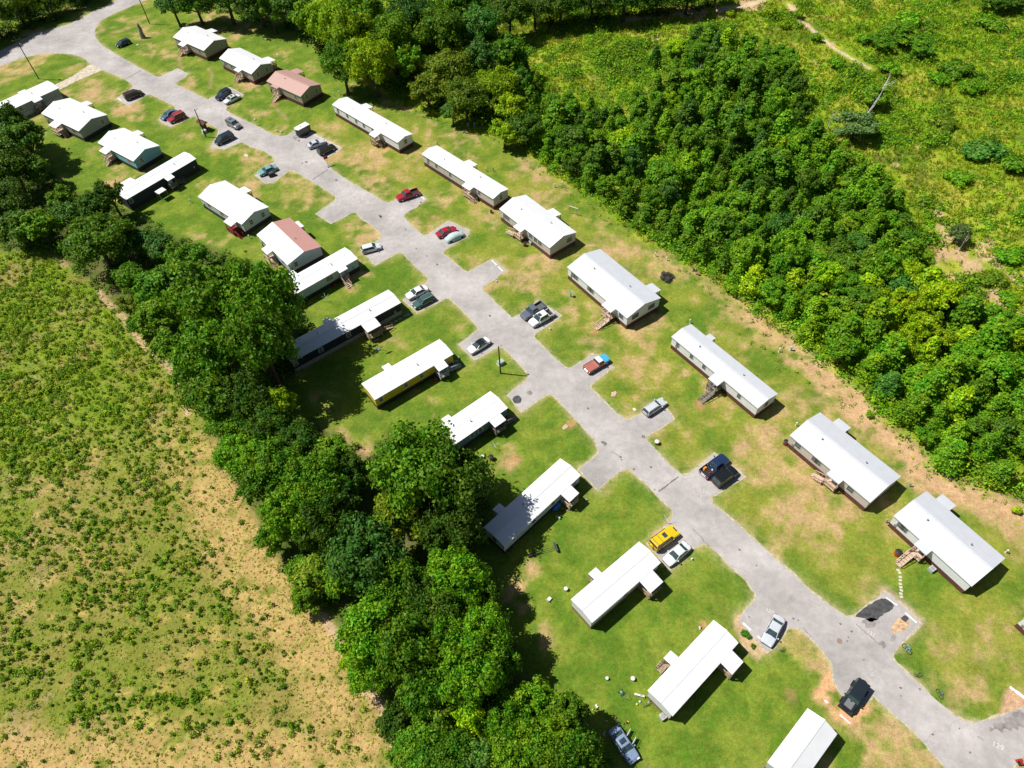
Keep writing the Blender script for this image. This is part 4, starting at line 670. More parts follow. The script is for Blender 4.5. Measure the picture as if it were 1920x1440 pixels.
# barrels and yard things
for p, l, c_ in [((1061,1106), 'white drum on the grass left of the mid-lawn white home', WHT), ((1186,1274), 'beige and white drum on the lawn left of the toy-strewn home', mat('beige_plastic', (.5, .38, .3), .6)), ((1138,1273), 'narrow brown keg on the lawn, left of the beige drum', mat('brown_plastic', (.25, .14, .08), .6))]: bin_(p, l, c_, WHT, .5 if 'narrow' in l else .65, 'drum', 'plastic_drum')
E = empty('lawn_chair', G((1030,1124)), .8, 'light folding chair lying on the grass by the mid-lawn home', 'chair')
mb = MB(); mb.box(-.3, .3, -.25, .25, .3, .34); mb.build('seat', WHT, E); mb = MB(); mb.bar((-.3, 0, .34), (-.6, 0, .9), .5, .04); mb.build('backrest', WHT, E)
for x_ in (-1, 1):
    for y_ in (-1, 1): mb = MB(); mb.tube([(x_*.27, y_*.22, 0), (x_*.27, y_*.22, .3)], .02, 5); mb.build('leg', GREYM, E)
E = empty('push_mower', G((1165,1299)), 2.2, 'green push mower on the lawn left of the toy-strewn home', 'mower'); mb = MB(); mb.box(-.4, .35, -.28, .28, .15, .32, top=(.8, .8)); mb.build('deck', mat('mower_green', (.03, .16, .05), .5), E); mb = MB(); mb.lathe([(.18, .32), (.18, .5), (.08, .55)], 10); mb.build('engine', GREYM, E); mb = MB()
for y_ in (-.22, .22): mb.tube([(-.35, y_, .25), (-1.1, y_, 1.0)], .02, 5)
mb.bar((-1.1, -.22, 1.0), (-1.1, .22, 1.0), .04); mb.build('handle', GREYM, E)
for x_ in (-.3, .27):
    for y_ in (-.32, .32): mb = MB(); mb.tube([(x_, y_-.03, .12), (x_, y_+.03, .12)], .12, 10); mb.build('wheel', RUB, E)
E = empty('toy_slide', G((1199,1305)), -.3, 'white plastic toy rocker beside the lower corner of the toy-strewn home', 'toy'); mb = MB(); mb.box(-.75, .75, -.14, .14, .35, .48, top=(.9, .8)); mb.build('board', WHT, E); mb = MB(); mb.tube([(0, 0, 0), (0, 0, 1.1)], .04, 6); mb.build('post', WHT, E)
for p, l, M_ in [((1194,1321), 'yellow-green ball on the lawn', mat('lime_plastic', (.6, .7, .1), .5)), ((1154,1346), 'small rust-red ball behind the silver-blue sedan', mat('rust_plastic', (.3, .08, .05), .6)), ((1199.5,1316), 'tiny white ball beside the yellow-green one', WHT)]:
    bm = bmesh.new(); bmesh.ops.create_uvsphere(bm, u_segments=12, v_segments=8, radius=.16); me = bpy.data.meshes.new('ball'); bm.to_mesh(me); bm.free(); me.materials.append(M_); o = bpy.data.objects.new('ball', me); COL.objects.link(o); o.location = (*G(p), .16); tag(o, l, 'ball')
def bike(p, rz, label, M_, s=1., lying=True):
    E = empty('bicycle', G(p), rz, label, 'bicycle'); E.scale = (s,)*3
    if lying: E.rotation_euler = (math.radians(78), 0, rz); E.location.z = .12
    for x_ in (-.5, .5): mb = MB(); mb.tube([(x_+.32*math.cos(a_), 0, .32+.32*math.sin(a_)) for a_ in np.linspace(0, 2*PI, 17)], .035, 5); mb.build('wheel', RUB, E)
    mb = MB()
    for a_, b_ in [((-.5, 0, .32), (-.15, 0, .8)), ((-.15, 0, .8), (.35, 0, .8)), ((.35, 0, .85), (.5, 0, .32)), ((-.15, 0, .75), (0, 0, .3)), ((0, 0, .3), (.38, 0, .75)), ((-.5, 0, .32), (0, 0, .3))]: mb.tube([a_, b_], .035, 5)
    mb.build('frame', M_, E); mb = MB(); mb.tube([(.33, -.28, .98), (.33, .28, .98)], .025, 5); mb.build('handlebar', GREYM, E); mb = MB(); mb.box(-.3, -.02, -.07, .07, .82, .88); mb.build('saddle', DARK, E)
bike((1696,1219), 1.9, 'blue and white bicycle lying on the grass by the stained driveway', mat('bike_blue', (.15, .38, .6), .4)); bike((1758,1303), 1.8, 'small grey-green bicycle lying at the road edge', mat('bike_green', (.12, .2, .18), .5), .8); bike((1719,1263), 0.1, 'small dark scooter-like bicycle lying beside the road curve', mat('bike_dark', (.1, .1, .08), .5), .7); bike((1465,1217), .5, 'tiny dark bicycle lying below the lone silver sedan', DARK, .6); bike((1213,1321), .6, 'white stroller-like tricycle at the lower corner of the toy-strewn home', WHT, .8, False)
# stones, stepping stones, tarp, ac units, junk
def rock(p, r, label, M_, h=.25, seed=0, grp=None, nm='stone', cat='stone'):
    rr = random.Random(seed*7+int(p[0])); n = 9; mb = MB(); pr = [rr.uniform(.7, 1.15) for _ in range(n)]; v = []
    for s_, z_ in ((1, 0), (.92, h*.7), (.6, h)): v += [(r*s_*pr[k_]*math.cos(2*PI*k_/n), r*.7*s_*pr[k_]*math.sin(2*PI*k_/n), z_) for k_ in range(n)]
    f = [tuple(range(2*n, 3*n))]
    for i_ in range(2): f += [(i_*n+k_, i_*n+(k_+1) % n, (i_+1)*n+(k_+1) % n, (i_+1)*n+k_) for k_ in range(n)]
    mb.add(v, f); o = mb.build(nm, M_); o.location = (*G(p), 0); o.rotation_euler = (0, 0, rr.uniform(0, 3)); tag(o, label, cat, grp); return o
ST = mat('pinkish_stone', (.52, .36, .27), .9, 0, .2, 2, .3, .5); ST2 = mat('pale_stone', (.55, .50, .40), .9, 0, .15, 2, .3, .4)
rock((1060,801), .75, 'broken pinkish stone slab on the lawn above the toy-free pale grey home', ST, .12, 1); rock((1151,739), .8, 'pinkish stone slab in the grass between the old pickup and the silver wagon', ST, .15, 2); rock((462,292), .85, 'round pale concrete disc in the grass left of the road', ST2, .15, 3); rock((478,225), .45, 'small pale stone on the grass right of the driving SUV', ST2, .3, 4); rock((519,246), .42, 'yellowish stone, left of two near the cargo trailer', ST2, .35, 5); rock((528,248), .5, 'pinkish stone, right of two near the cargo trailer', ST, .25, 6); rock((499,73), .6, 'flat pale stone near the top tree shade', ST2, .1, 7); rock((520,102), .6, 'flat stone behind the beige double-wide home', ST, .1, 8); rock((1190,768), .4, 'white stone just left of the silver wagon', WHT, .15, 9); rock((258,84), .5, 'beige flat stone near the dark blue hatchback', ST2, .1, 10)
r2 = random.Random(5)
for k_, (a_, b_) in enumerate([(1684,1069),(1687,1074),(1688,1082),(1688,1088),(1688,1095),(1689,1101),(1690,1107),(1689,1113),(1690,1119)]):
    mb = MB(); mb.box(-.24, .24, -.19, .19, 0, .05, top=(.95, .95)); mb.box(-.2, .2, -.15, .15, .05, .055); o = mb.build('stepping_stone', ST2); o.location = (*G((a_, b_)), 0); o.rotation_euler = (0, 0, r2.uniform(-.6, 0)); tag(o, 'square pale stepping stone in the curved row below the broad tan stairs', 'stepping stone', 'stepping stones below the tan stairs')
for a_, b_ in [(734,606),(742,602),(750,598),(759,592),(765,590)]:
    mb = MB(); mb.box(-.3, .3, -.2, .2, 0, .05, top=(.95, .95)); mb.box(-.26, .26, -.16, .16, .05, .055); o = mb.build('stepping_stone', CONC); o.location = (*G((a_, b_)), 0); o.rotation_euler = (0, 0, .6); tag(o, 'grey paving slab in the shaded row beside the charcoal home', 'stepping stone', 'paving slabs beside the charcoal home')
def acunit(p, label, rz=.5):
    E = empty('air_conditioner', G(p), rz, label, 'air conditioner'); mb = MB(); mb.box(-.42, .42, -.42, .42, 0, .75); mb.build('housing', mat('ac_grey', (.42, .43, .42), .5), E); mb = MB(); mb.lathe([(.34, .75), (.34, .78), (.1, .79)], 16); mb.build('fan_grille', GREYM, E)
acunit((1745,1069), 'pale air conditioner beside the brown skirting of the stepping-stone home'); acunit((1242,1345), 'grey-white air conditioner at the lower end of the toy-strewn home'); acunit((996,437+20), 'pale air conditioner under a window of the clothesline home')
mb = MB(); bm = bmesh.new(); bmesh.ops.create_icosphere(bm, subdivisions=3, radius=1)
for v in bm.verts: v.co = Vector((v.co.x*1.15, v.co.y*.55, max(v.co.z, -.2)*.75+.15+.04*math.sin(v.co.x*9)+.03*math.sin(v.co.y*13)))
me = bpy.data.meshes.new('tarp_heap'); bm.to_mesh(me); bm.free(); me.materials.append(mat('blue_tarp', (.01, .14, .48), .5, 0, .15)); o = bpy.data.objects.new('tarp_heap', me); COL.objects.link(o); o.location = (*G((1044,951)), .15); o.rotation_euler = (0, 0, .75); tag(o, 'bright blue tarp-covered heap beside the pale grey home porch', 'tarp')
for p, l, M_, s_ in [((1054,958), 'dark red bundle beside the blue tarp heap', RED, .5), ((1048,969), 'cream boards thrown down below the blue tarp heap', ST2, .6), ((1063,958), 'white bucket by the pale grey home porch', WHT, .25), ((1098,937), 'dark grey cart on the lawn right of the pale grey home', GREYM, .55), ((1308,515), 'dark and pink junk pile at the wood edge behind the large white double-wide', mat('junk_pink', (.35, .10, .12), .7), .7), ((1302,508), 'grey wheel pile at the wood edge behind the large white double-wide', DARK, .6),
                  ((1158,1356), 'beige basket behind the silver-blue sedan', ST2, .35), ((1175,1356), 'orange toy on the grass behind the silver-blue sedan', mat('toy_orange', (.8, .35, .02), .5), .4), ((1132,1376), 'white round wheel left of the silver-blue sedan', WHT, .35), ((1137,1352), 'small white bucket up-left of the silver-blue sedan', WHT, .2), ((1118,1325), 'white plastic frame lying in the grass near the lower trees', WHT, .5), ((1897,1303-10), 'white scraps beside the far right wheel stop', WHT, .35), ((1313,1178), 'cream junk at the far wall of the toy-strewn home', ST2, .4), ((1112,1410-80), 'pale scrap in the grass above the open-door sedan', ST2, .2), ((1367,1262+8), 'grey cart in the shade of the toy-strewn home porch', GREYM, .45), ((1912,1432), 'red object cut off at the lower right edge', RED, .9)]:
    rr = random.Random(int(p[0])); E = empty('yard_junk', G(p), rr.uniform(0, 3), l, 'junk')
    for k_ in range(3):
        mb = MB(); x_, y_ = rr.uniform(-.5, .5)*s_, rr.uniform(-.5, .5)*s_; w_, d_, h_ = [rr.uniform(.35, .8)*s_ for _ in range(3)]; mb.box(x_-w_/2, x_+w_/2, y_-d_/2, y_+d_/2, 0, h_, top=(rr.uniform(.6, 1), rr.uniform(.6, 1))); mb.build('piece', M_ if k_ < 2 else (DARK if 'white' not in l else M_), E)
# ------------------------------------------------------------------ vegetation
def leafmat(name, src):
    M = bpy.data.materials.new(name); M.use_nodes = True; t = M.node_tree; t.nodes.clear(); out = N(t, 'ShaderNodeOutputMaterial')
    ge = N(t, 'ShaderNodeNewGeometry')
    if src == 'obj': s_ = N(t, 'ShaderNodeObjectInfo').outputs['Color']
    else: s_ = N(t, 'ShaderNodeVertexColor', layer_name='tint').outputs[0]
    ri = ge.outputs['Random Per Island']; k = mrange(t, ri, 0, 1, .55, 1.55)
    v = N(t, 'ShaderNodeVectorMath', operation='SCALE'); t.links.new(s_, v.inputs[0]); t.links.new(k.outputs[0], v.inputs['Scale'])
    n_ = noise(t, ge.outputs['Position'], .45, 2); h = N(t, 'ShaderNodeHueSaturation'); t.links.new(v.outputs[0], h.inputs['Color']); t.links.new(mrange(t, n_.outputs[0], .3, .7, .475, .525).outputs[0], h.inputs['Hue']); t.links.new(mrange(t, n_.outputs[0], .3, .7, 1.15, .88).outputs[0], h.inputs['Value'])
    d = N(t, 'ShaderNodeBsdfPrincipled'); d.inputs['Roughness'].default_value = .55; d.inputs['Specular IOR Level'].default_value = .18; t.links.new(h.outputs[0], d.inputs['Base Color'])
    tr = N(t, 'ShaderNodeBsdfTranslucent'); hv = N(t, 'ShaderNodeVectorMath', operation='MULTIPLY'); t.links.new(h.outputs[0], hv.inputs[0]); hv.inputs[1].default_value = (1.45, 1.35, .4); t.links.new(hv.outputs[0], tr.inputs[0])
    ms = N(t, 'ShaderNodeMixShader'); ms.inputs[0].default_value = .3; t.links.new(d.outputs[0], ms.inputs[1]); t.links.new(tr.outputs[0], ms.inputs[2]); t.links.new(ms.outputs[0], out.inputs[0]); return M
LEAF = leafmat('tree_leaves', 'obj'); LEAFV = leafmat('ground_leaves', 'tint')
def unit(v): return v/np.maximum(np.linalg.norm(v, axis=1, keepdims=True), 1e-6)
def leaves(cen, nor, size, r):
    """diamond shaped leaf sprays: centre, facing, size -> (n,4,3)"""
    n = len(cen); a = unit(np.cross(nor, r.normal(size=(n, 3)))); b = np.cross(nor, a); s = size[:, None]
    return np.stack([cen-a*s, cen-b*s*.62, cen+a*s+nor*s*.25, cen+b*s*.62], 1)
def leafmesh(name, Q, M, tint=None):
    n = len(Q); me = bpy.data.meshes.new(name); me.vertices.add(n*4); me.vertices.foreach_set('co', Q.reshape(-1).astype(np.float32))
    fill_faces(me, np.arange(n*4, dtype=np.int32).reshape(n, 4)); me.materials.append(M)
    if tint is not None:
        a = me.color_attributes.new('tint', 'FLOAT_COLOR', 'POINT'); tc = np.concatenate([np.repeat(tint, 4, 0), np.ones((n*4, 1))], 1); a.data.foreach_set('color', tc.astype(np.float32).ravel())
    return me
def crownmesh(seed, R, Hh, ncl, nleaf, leaf, shape):
    r = np.random.default_rng(seed); C = []; RC = []
    lean = r.normal(size=2)*.08*R
    for k_ in range(ncl):
        if shape == 'cone':
            t_ = (k_+.5)/ncl; z_ = Hh*(.14+.84*t_); rr = R*(1-t_)**.62*(.55+.45*r.random()); an = k_*2.4+r.normal()*.4
            C.append((rr*math.cos(an)*.72, rr*math.sin(an)*.72, z_)); RC.append(R*(.20+.22*(1-t_))*r.uniform(.6, 1.25))
        elif shape == 'shrub':
            d_ = unit(r.normal(size=(1, 3)))[0]; d_[2] = abs(d_[2]); q_ = r.uniform(.3, .85); C.append((d_[0]*R*q_, d_[1]*R*q_, Hh*.35+d_[2]*Hh*.45*q_)); RC.append(R*r.uniform(.26, .42))
        else:
            d_ = unit(r.normal(size=(1, 3)))[0]
            if d_[2] < -.35: d_[2] *= -.6
            q_ = r.uniform(.60, .92) if r.random() < .8 else r.uniform(.1, .5); hz_ = Hh*.42
            C.append((d_[0]*R*q_*r.uniform(.85, 1.1), d_[1]*R*q_, Hh*.56+d_[2]*hz_*q_)); RC.append(R*r.uniform(.13, .30))
    C = np.array(C); RC = np.array(RC); C[:, :2] += lean*(C[:, 2:3]/Hh)
    w = RC**2; idx = r.choice(len(C), nleaf, p=w/w.sum()); d = unit(r.normal(size=(nleaf, 3))+np.array([0, 0, .35])); rad = RC[idx]*(r.uniform(.25, 1.0, nleaf)**.6+np.abs(r.normal(size=nleaf))*.12)
    P_ = C[idx]+d*rad[:, None]*np.array([1, 1, .8]); cc = np.array([0, 0, Hh*.5]); out_ = unit(P_-cc)
    nr = unit(d*.9+out_*.5+np.array([0, 0, .3])+r.normal(size=(nleaf, 3))*.75)
    # stray sprays give an uneven outline
    k_ = r.random(nleaf) < .13; P_[k_] += out_[k_]*r.uniform(.0, .17, k_.sum())[:, None]*R
    P_[:, 2] = np.maximum(P_[:, 2], .25)
    return leaves(P_, nr, leaf*r.uniform(.55, 1.35, nleaf), r), C, RC
PROTO = {}
def make_proto(key, seed, R, Hh, ncl, nleaf, leaf, shape, bark=BARK):
    Q, C, RC = crownmesh(seed, R, Hh, ncl, nleaf, leaf, shape); cm = leafmesh('crown', Q, LEAF); mb = MB(); r = random.Random(seed)
    tr = .035*Hh if shape != 'shrub' else .03*Hh
    top = Hh*(.62 if shape != 'cone' else .9); lx, ly = r.uniform(-.03, .03)*Hh, r.uniform(-.03, .03)*Hh
    mb.tube([(0, 0, -.1), (0, 0, Hh*.08), (lx*.5, ly*.5, Hh*.35), (lx, ly, top)], [tr*1.5, tr, tr*.75, tr*.3], 8)
    order = sorted(range(len(C)), key=lambda i_: -RC[i_])[:7 if shape == 'round' else 4]
    for i_ in order:
        c_ = C[i_]; z0 = min(max(Hh*.2, c_[2]*.5), top*.85); f_ = z0/top; b0 = (lx*f_, ly*f_, z0); md = ((b0[0]+c_[0])*.5, (b0[1]+c_[1])*.5, (z0+c_[2])*.52); mb.tube([b0, md, tuple(c_)], [tr*.5, tr*.32, tr*.1], 6)
    mb.m = [0]*len(mb.f); o = mb.build('tmp', bark); tm = o.data; tm.name = 'trunk'; bpy.data.objects.remove(o); PROTO[key] = (cm, tm, R, Hh)
for i_ in range(5): make_proto('big%d' % i_, 100+i_, 7., 15., 95, 15000, .33, 'round')
for i_ in range(6): make_proto('mid%d' % i_, 200+i_, 3.6, 8.5, 44, 5600, .25, 'round')
for i_ in range(6): make_proto('cone%d' % i_, 300+i_, 3.0, 9.5, 44, 5200, .25, 'cone')
for i_ in range(4): make_proto('shrub%d' % i_, 400+i_, 2.0, 2.8, 12, 1700, .21, 'shrub')
TC = {'D': (.070, .155, .010), 'M': (.110, .245, .010), 'B': (.145, .315, .010), 'Y': (.235, .385, .006), 'T': (.080, .205, .026), 'O': (.165, .26, .014), 'L': (.34, .52, .008), 'K': (.07, .07, .06), 'G': (.11, .19, .05)}
CN = {'D': 'dark green', 'M': 'mid green', 'B': 'bright green', 'Y': 'yellow-green', 'T': 'blue-green', 'O': 'olive green', 'L': 'lime green', 'G': 'grey-green'}
tr_rng = random.Random(99)
def tree(xy, R, Hh, cls, kind, label, group, cat='tree', name='broadleaf_tree', dim=1.):
    ks = [k for k in PROTO if k.startswith(kind)]; cm, tm, R0, H0 = PROTO[tr_rng.choice(ks)]
    E = bpy.data.objects.new(name, None); COL.objects.link(E); E.empty_display_size = .5; E.location = (float(xy[0]), float(xy[1]), 0); E.rotation_euler = (0, 0, tr_rng.uniform(0, 6.28)); s_ = R/R0; E.scale = (s_*tr_rng.uniform(.92, 1.08), s_*tr_rng.uniform(.92, 1.08), Hh/H0)
    tag(E, label, cat, group); c_ = TC[cls]; j_ = tr_rng.uniform(.82, 1.2)*dim; jr = tr_rng.uniform(.9, 1.12)
    o = bpy.data.objects.new('crown', cm); COL.objects.link(o); o.parent = E; o.color = (c_[0]*j_*jr, c_[1]*j_, c_[2]*j_, 1)
    o = bpy.data.objects.new('trunk', tm); COL.objects.link(o); o.parent = E
    return E
def ptree(px, py, rp, Hh, cls, label, group, kind='big', hc=.6, **k):
    a = G((px, py), Hh*hc); b = G((px+rp, py), Hh*hc); return tree(a, float(np.hypot(*(b-a))), Hh, cls, kind, label, group, **k)
BELT = [(5,235,42,15,'D'),(48,262,40,13,'D'),(15,305,45,14,'D'),(62,318,32,9,'M'),(5,375,45,12,'D'),(112,372,26,7,'M'),(72,425,38,9,'M'),(28,430,36,9,'D'),(125,402,32,8,'T'),(172,385,33,9,'D'),(207,370,27,10,'D'),(178,452,55,13,'M'),(250,455,33,7,'T'),
 (300,462,33,7,'T'),(338,482,32,8,'M'),(370,478,27,7,'M'),(242,520,33,8,'M'),(285,540,42,9,'M'),(238,572,22,5,'O'),(322,520,33,9,'M'),(290,592,38,9,'B'),(258,610,20,5,'M'),(395,560,78,22,'M'),(492,568,74,24,'M'),(395,655,68,18,'M'),(485,640,68,23,'M'),(320,655,32,8,'M'),
 (400,735,56,13,'M'),(462,742,52,13,'D'),(352,705,33,8,'M'),(425,790,45,9,'M'),(500,795,45,11,'D'),(530,760,28,10,'Y'),(565,835,45,10,'D'),(620,860,42,10,'M'),(655,885,32,9,'D'),(455,850,48,10,'B'),(520,868,48,11,'M'),(590,905,58,14,'M'),(480,915,42,9,'M'),(545,960,58,14,'B'),(508,1005,33,8,'M'),
 (602,985,52,13,'D'),(642,935,38,10,'T'),(785,885,84,22,'M'),(855,905,72,20,'D'),(755,965,56,14,'O'),(845,985,58,15,'D'),(695,1035,72,16,'T'),(745,1100,55,13,'M'),(640,1080,42,9,'B'),(588,1075,42,8,'O'),(575,1115,32,6,'B'),(852,1085,58,14,'B'),(790,1110,50,12,'D'),(905,1120,35,10,'M'),
 (700,1190,66,13,'B'),(765,1215,60,15,'M'),(822,1165,55,14,'D'),(852,1210,52,14,'B'),(905,1185,52,14,'B'),(690,1258,46,9,'B'),(882,1268,66,16,'B'),(935,1235,42,12,'M'),(800,1285,52,12,'M'),(830,1335,38,8,'O'),(888,1348,34,11,'L'),(790,1395,55,8,'M'),(850,1415,46,9,'M'),(945,1345,46,11,'B'),
 (1000,1310,42,11,'B'),(1058,1345,42,11,'M'),(965,1400,52,11,'B'),(1022,1395,52,12,'B'),(1078,1405,46,11,'M'),(905,1420,42,9,'T'),(760,1420,34,6,'B'),(665,1235,30,6,'Y'),(560,1070,28,6,'M'),(740,1360,36,7,'D'),(1040,1440,45,11,'M')]
NEAR = [((250,350),'beside the navy home'),((450,500),'above the spreading giants'),((600,700),'behind the charcoal home'),((650,900),'left of the teal home'),((930,1000),'beside the pale grey home'),((960,1200),'left of the mid-lawn home'),((1150,1450),'near the open-door sedan')]
def where(px, py):
    return min(NEAR, key=lambda n_: (n_[0][0]-px)**2*.15+(n_[0][1]-py)**2)[1]
seen = {}
for (a_, b_, r_p, h_, cl) in BELT:
    size = 'huge' if r_p > 70 else 'large' if r_p > 50 else 'medium' if r_p > 36 else 'small'; side = 'field edge' if sd(np.array([G((a_, b_), h_*.3)[0]]), np.array([G((a_, b_), h_*.3)[1]]), FIELD)[0] > -9 else 'lawn side'
    base = '%s %s %s tree %s' % (size, CN[cl], side, where(a_, b_)); seen.setdefault(base, []).append((a_, b_, r_p, h_, cl))
for base, L_ in seen.items():
    L_.sort(key=lambda q_: q_[1]); n_ = len(L_)
    for i_, (a_, b_, r_p, h_, cl) in enumerate(L_):
        lab = base if n_ == 1 else base+(', upper', ', lower')[i_] if n_ == 2 else base+(', uppermost', ', second down', ', third down', ', fourth down', ', fifth down')[min(i_, 4)] if i_ < n_-1 else base+', lowest'
        ptree(a_, b_, r_p, h_, cl, lab, 'trees of the belt between field and homes', 'big' if r_p > 44 else 'mid', dim=.88 if cl != 'L' else 1.1)
for bx_, by_, r_m, h_, cl, lab in [(48,48,6.5,13,'O','olive tree in the top left corner'),(95,30,5.5,12,'Y','yellow-green tree right of the corner tree, top left'),(5,72,6,12,'D','dark tree at the left edge above the side road'),(150,5,6.5,14,'D','dark tree cut off by the top edge left of the side road'),(-35,92,6,12,'D','dark tree whose shadow falls on the side road at the left edge'),(195,-16,6,13,'D','dark tree shading the side road at the top edge'),(20,20,7,14,'M','green tree behind the olive corner tree, top left'),(75,0,7,14,'D','dark tree behind the yellow-green tree, top left')]: tree(G((bx_, by_)), r_m, h_, cl, 'big', lab, 'trees along the top of the site')
TOPT = [
 (322,8,30,12,'T','blue-green tree just right of the tall pole at the top'),(362,-4,38,14,'M','mid green tree above the tan double-wide home'),(420,-12,45,16,'D','dark tree above and right of the tan double-wide home'),(478,-8,42,16,'D','dark tree at the top edge above the beige double-wide'),(505,16,28,13,'M','small green tree at the corner of the top wood'),(545,8,36,15,'D','dark tree left of the yellow-green trees at the top'),
 (578,30,34,15,'B','bright tree at the left foot of the yellow-green group'),(620,35,42,17,'Y','yellow-green tree, upper left of the large group over the lawn'),(655,72,48,19,'Y','yellow-green tree in the middle of the large group over the lawn'),(695,112,46,18,'Y','yellow-green tree, lowest of the large group over the lawn'),(640,118,38,15,'M','mid green tree below left of the yellow-green group'),(672,20,44,17,'B','bright tree at the top edge behind the yellow-green group'),(735,75,44,17,'B','bright tree right of the yellow-green group'),
 (770,28,46,17,'T','tall blue-green pine-like tree at the top, left one'),(828,52,42,16,'M','mid green tree between the blue-green ones at the top'),(772,112,30,11,'B','small bright tree at the lawn edge under the tall ones'),(862,12,42,16,'M','green tree at the top edge left of the shaded clearing'),(905,45,38,15,'T','blue-green tree at the top, right one'),(838,135,46,13,'O','olive tree leaning over the lawn corner, upper'),(800,165,32,10,'O','olive tree at the lawn corner, left'),(872,182,42,12,'O','olive tree at the lawn corner, lower right'),
 (848,212,22,6,'T','small blue-green bush-like tree at the lawn tip'),(908,112,34,13,'T','blue-green tree behind the olive trees'),(950,98,34,13,'M','mid green tree left of the scrub clearing'),(930,160,38,12,'Y','yellow-green tree right of the olive ones'),(962,205,34,11,'Y','yellow-green tree near the lawn, right of the olive ones'),(955,22,38,14,'D','dark tree starting the shaded row at the top'),
 (1002,8,38,13,'D','dark tree in the shaded top row, second'),(1052,4,40,13,'D','dark tree in the shaded top row, third'),(1112,-4,42,13,'D','dark tree in the shaded top row, fourth'),(1172,-8,42,13,'D','dark tree in the shaded top row, fifth'),(1232,-18,40,13,'D','dark tree in the shaded top row, sixth'),(1292,-18,38,12,'D','dark tree in the shaded top row, right end'),(1345,-25,34,11,'M','green tree just above the pale sandy clearing'),(945,248,28,8,'Y','small yellow-green tree at the wood edge above the long beige home'),(985,240,30,9,'D','small dark tree at the wood edge above the long beige home')]
for a_, b_, r_p, h_, cl, lab in TOPT: ptree(a_, b_, r_p, h_, cl, lab, 'trees along the top of the site', 'big' if r_p > 35 else 'mid', dim=.85)
for i_, (bx_, by_) in enumerate([(300,-22),(335,-35),(375,-20),(410,-42),(450,-25),(500,-45),(545,-30),(590,-50),(640,-30),(690,-50),(745,-30),(800,-45),(855,-25),(910,-45),(965,-22),(1015,-38),(1065,-22),(1120,-40),(1175,-26),(1230,-42),(1285,-30),(985,-5),(1080,-2),(1140,-12),(1200,-12),(1255,-22),(1310,-34)]):
    tree(G((bx_, by_)), tr_rng.uniform(5.5, 7.5), tr_rng.uniform(12, 16), 'D' if by_ > -40 else 'M', 'big', 'tree of the dark closed row at the top edge, behind the front trees', 'back row of trees at the top edge')
# young wood on the right
WZ = GP([(975,262),(1040,325),(1120,375),(1200,428),(1262,470),(1330,515),(1405,578),(1480,630),(1540,680),(1610,728),(1690,815),(1750,880),(1810,900),(1870,918),(1990,965),(2100,900),(2000,690),(1890,625),(1790,570),(1735,510),(1700,470),(1690,400),(1640,330),(1570,300),(1520,250),(1500,170),(1470,110),(1400,85),(1290,75),(1230,110),(1190,165),(1100,215),(1040,200),(1000,150),(975,120),(930,190)])
P0 = np.array(WZ); lo, hi = P0.min(0), P0.max(0); cand = rng.uniform(lo, hi, (30000, 2)); ok = sd(cand[:, 0], cand[:, 1], WZ) > 1.3; cand = cand[ok]
clear = GP([(1130,160),(1230,130),(1240,75),(1300,75),(1290,120),(1250,180),(1190,215),(1120,240)]); clear2 = GP([(1180,290),(1260,275),(1300,330),(1230,345)])
pts = []; arr = np.zeros((0, 2))
inclear = (sd(cand[:, 0], cand[:, 1], clear) > 0) | (sd(cand[:, 0], cand[:, 1], clear2) > 0); cand = cand[~inclear]
cell = {}
for p in cand:
    dist = math.hypot(p[0], p[1]); sp = 3.75 if p[1] < 130 else 4.4
    gi, gj = int(p[0]//4.4), int(p[1]//4.4)
    if any((p[0]-q_[0])**2+(p[1]-q_[1])**2 < sp*sp for di in (-1, 0, 1) for dj in (-1, 0, 1) for q_ in cell.get((gi+di, gj+dj), ())): continue
    cell.setdefault((gi, gj), []).append(p); pts.append(p)
pts.sort(key=lambda p: p[1]); print('wood trees', len(pts))
pts = pts if len(pts) <= 520 else pts[:520]
A = np.array(pts); cn1 = vnoise(A[:, 0], A[:, 1], 12, 21, 3); cn2 = vnoise(A[:, 0], A[:, 1], 5, 22, 2); ed = sd(A[:, 0], A[:, 1], WZ)
def project(X):
    v = np.array(X)-np.array([0, 0, H]); z_ = v@_fw; return 960+F*(v@_rt)/z_, 720-F*(v@_up)/z_
rest = []
ZN = {'B': 'in the young wood', 'M': 'in the young wood'}
def zone(px, py):
    if py > 640: return 'above the two lower right double-wides' if px > 1560 else 'above the long white single-wide'
    if px < 1130 and py > 150: return 'uphill of the clothesline home'
    if py > 430: return 'uphill of the large white double-wide' if px < 1450 else 'beside the bare scrubland'
    if py < 180: return 'at the top of the young wood'
    return 'in the middle of the young wood'
cnt = 0
for i_, p in enumerate(pts):
    v_ = cn1[i_]*.6+cn2[i_]*.4+(.08 if p[1] < 105 and p[0] > 35 else -.04); edge_ = ed[i_] < 5
    cl = 'D' if v_ < .37 else 'M' if v_ < .50 else 'B' if v_ < .63 else 'Y'
    if tr_rng.random() < .12: cl = tr_rng.choice(['T', 'M', 'B', 'B'])
    Hh = tr_rng.uniform(6.0, 9.8)*(.8 if edge_ else 1); R_ = tr_rng.choice([2.3, 2.6, 2.8, 3.0, 3.3, 3.6, 4.3])*(.85 if edge_ else 1); Hh *= .8+.07*R_; kind = 'cone' if tr_rng.random() < .62 else 'mid'
    px, py = project((p[0], p[1], Hh*.6)); 
    if cnt < 300: tree(p, R_, Hh, cl, kind, '%s %s tree of the young wood, %s' % (CN[cl], 'pointed' if kind == 'cone' else 'rounded', zone(px, py)), '%s %s trees of the young wood %s' % (CN[cl], 'pointed' if kind == 'cone' else 'rounded', zone(px, py)), name='young_tree'); cnt += 1
    else: rest.append((p, R_, Hh, cl, kind))
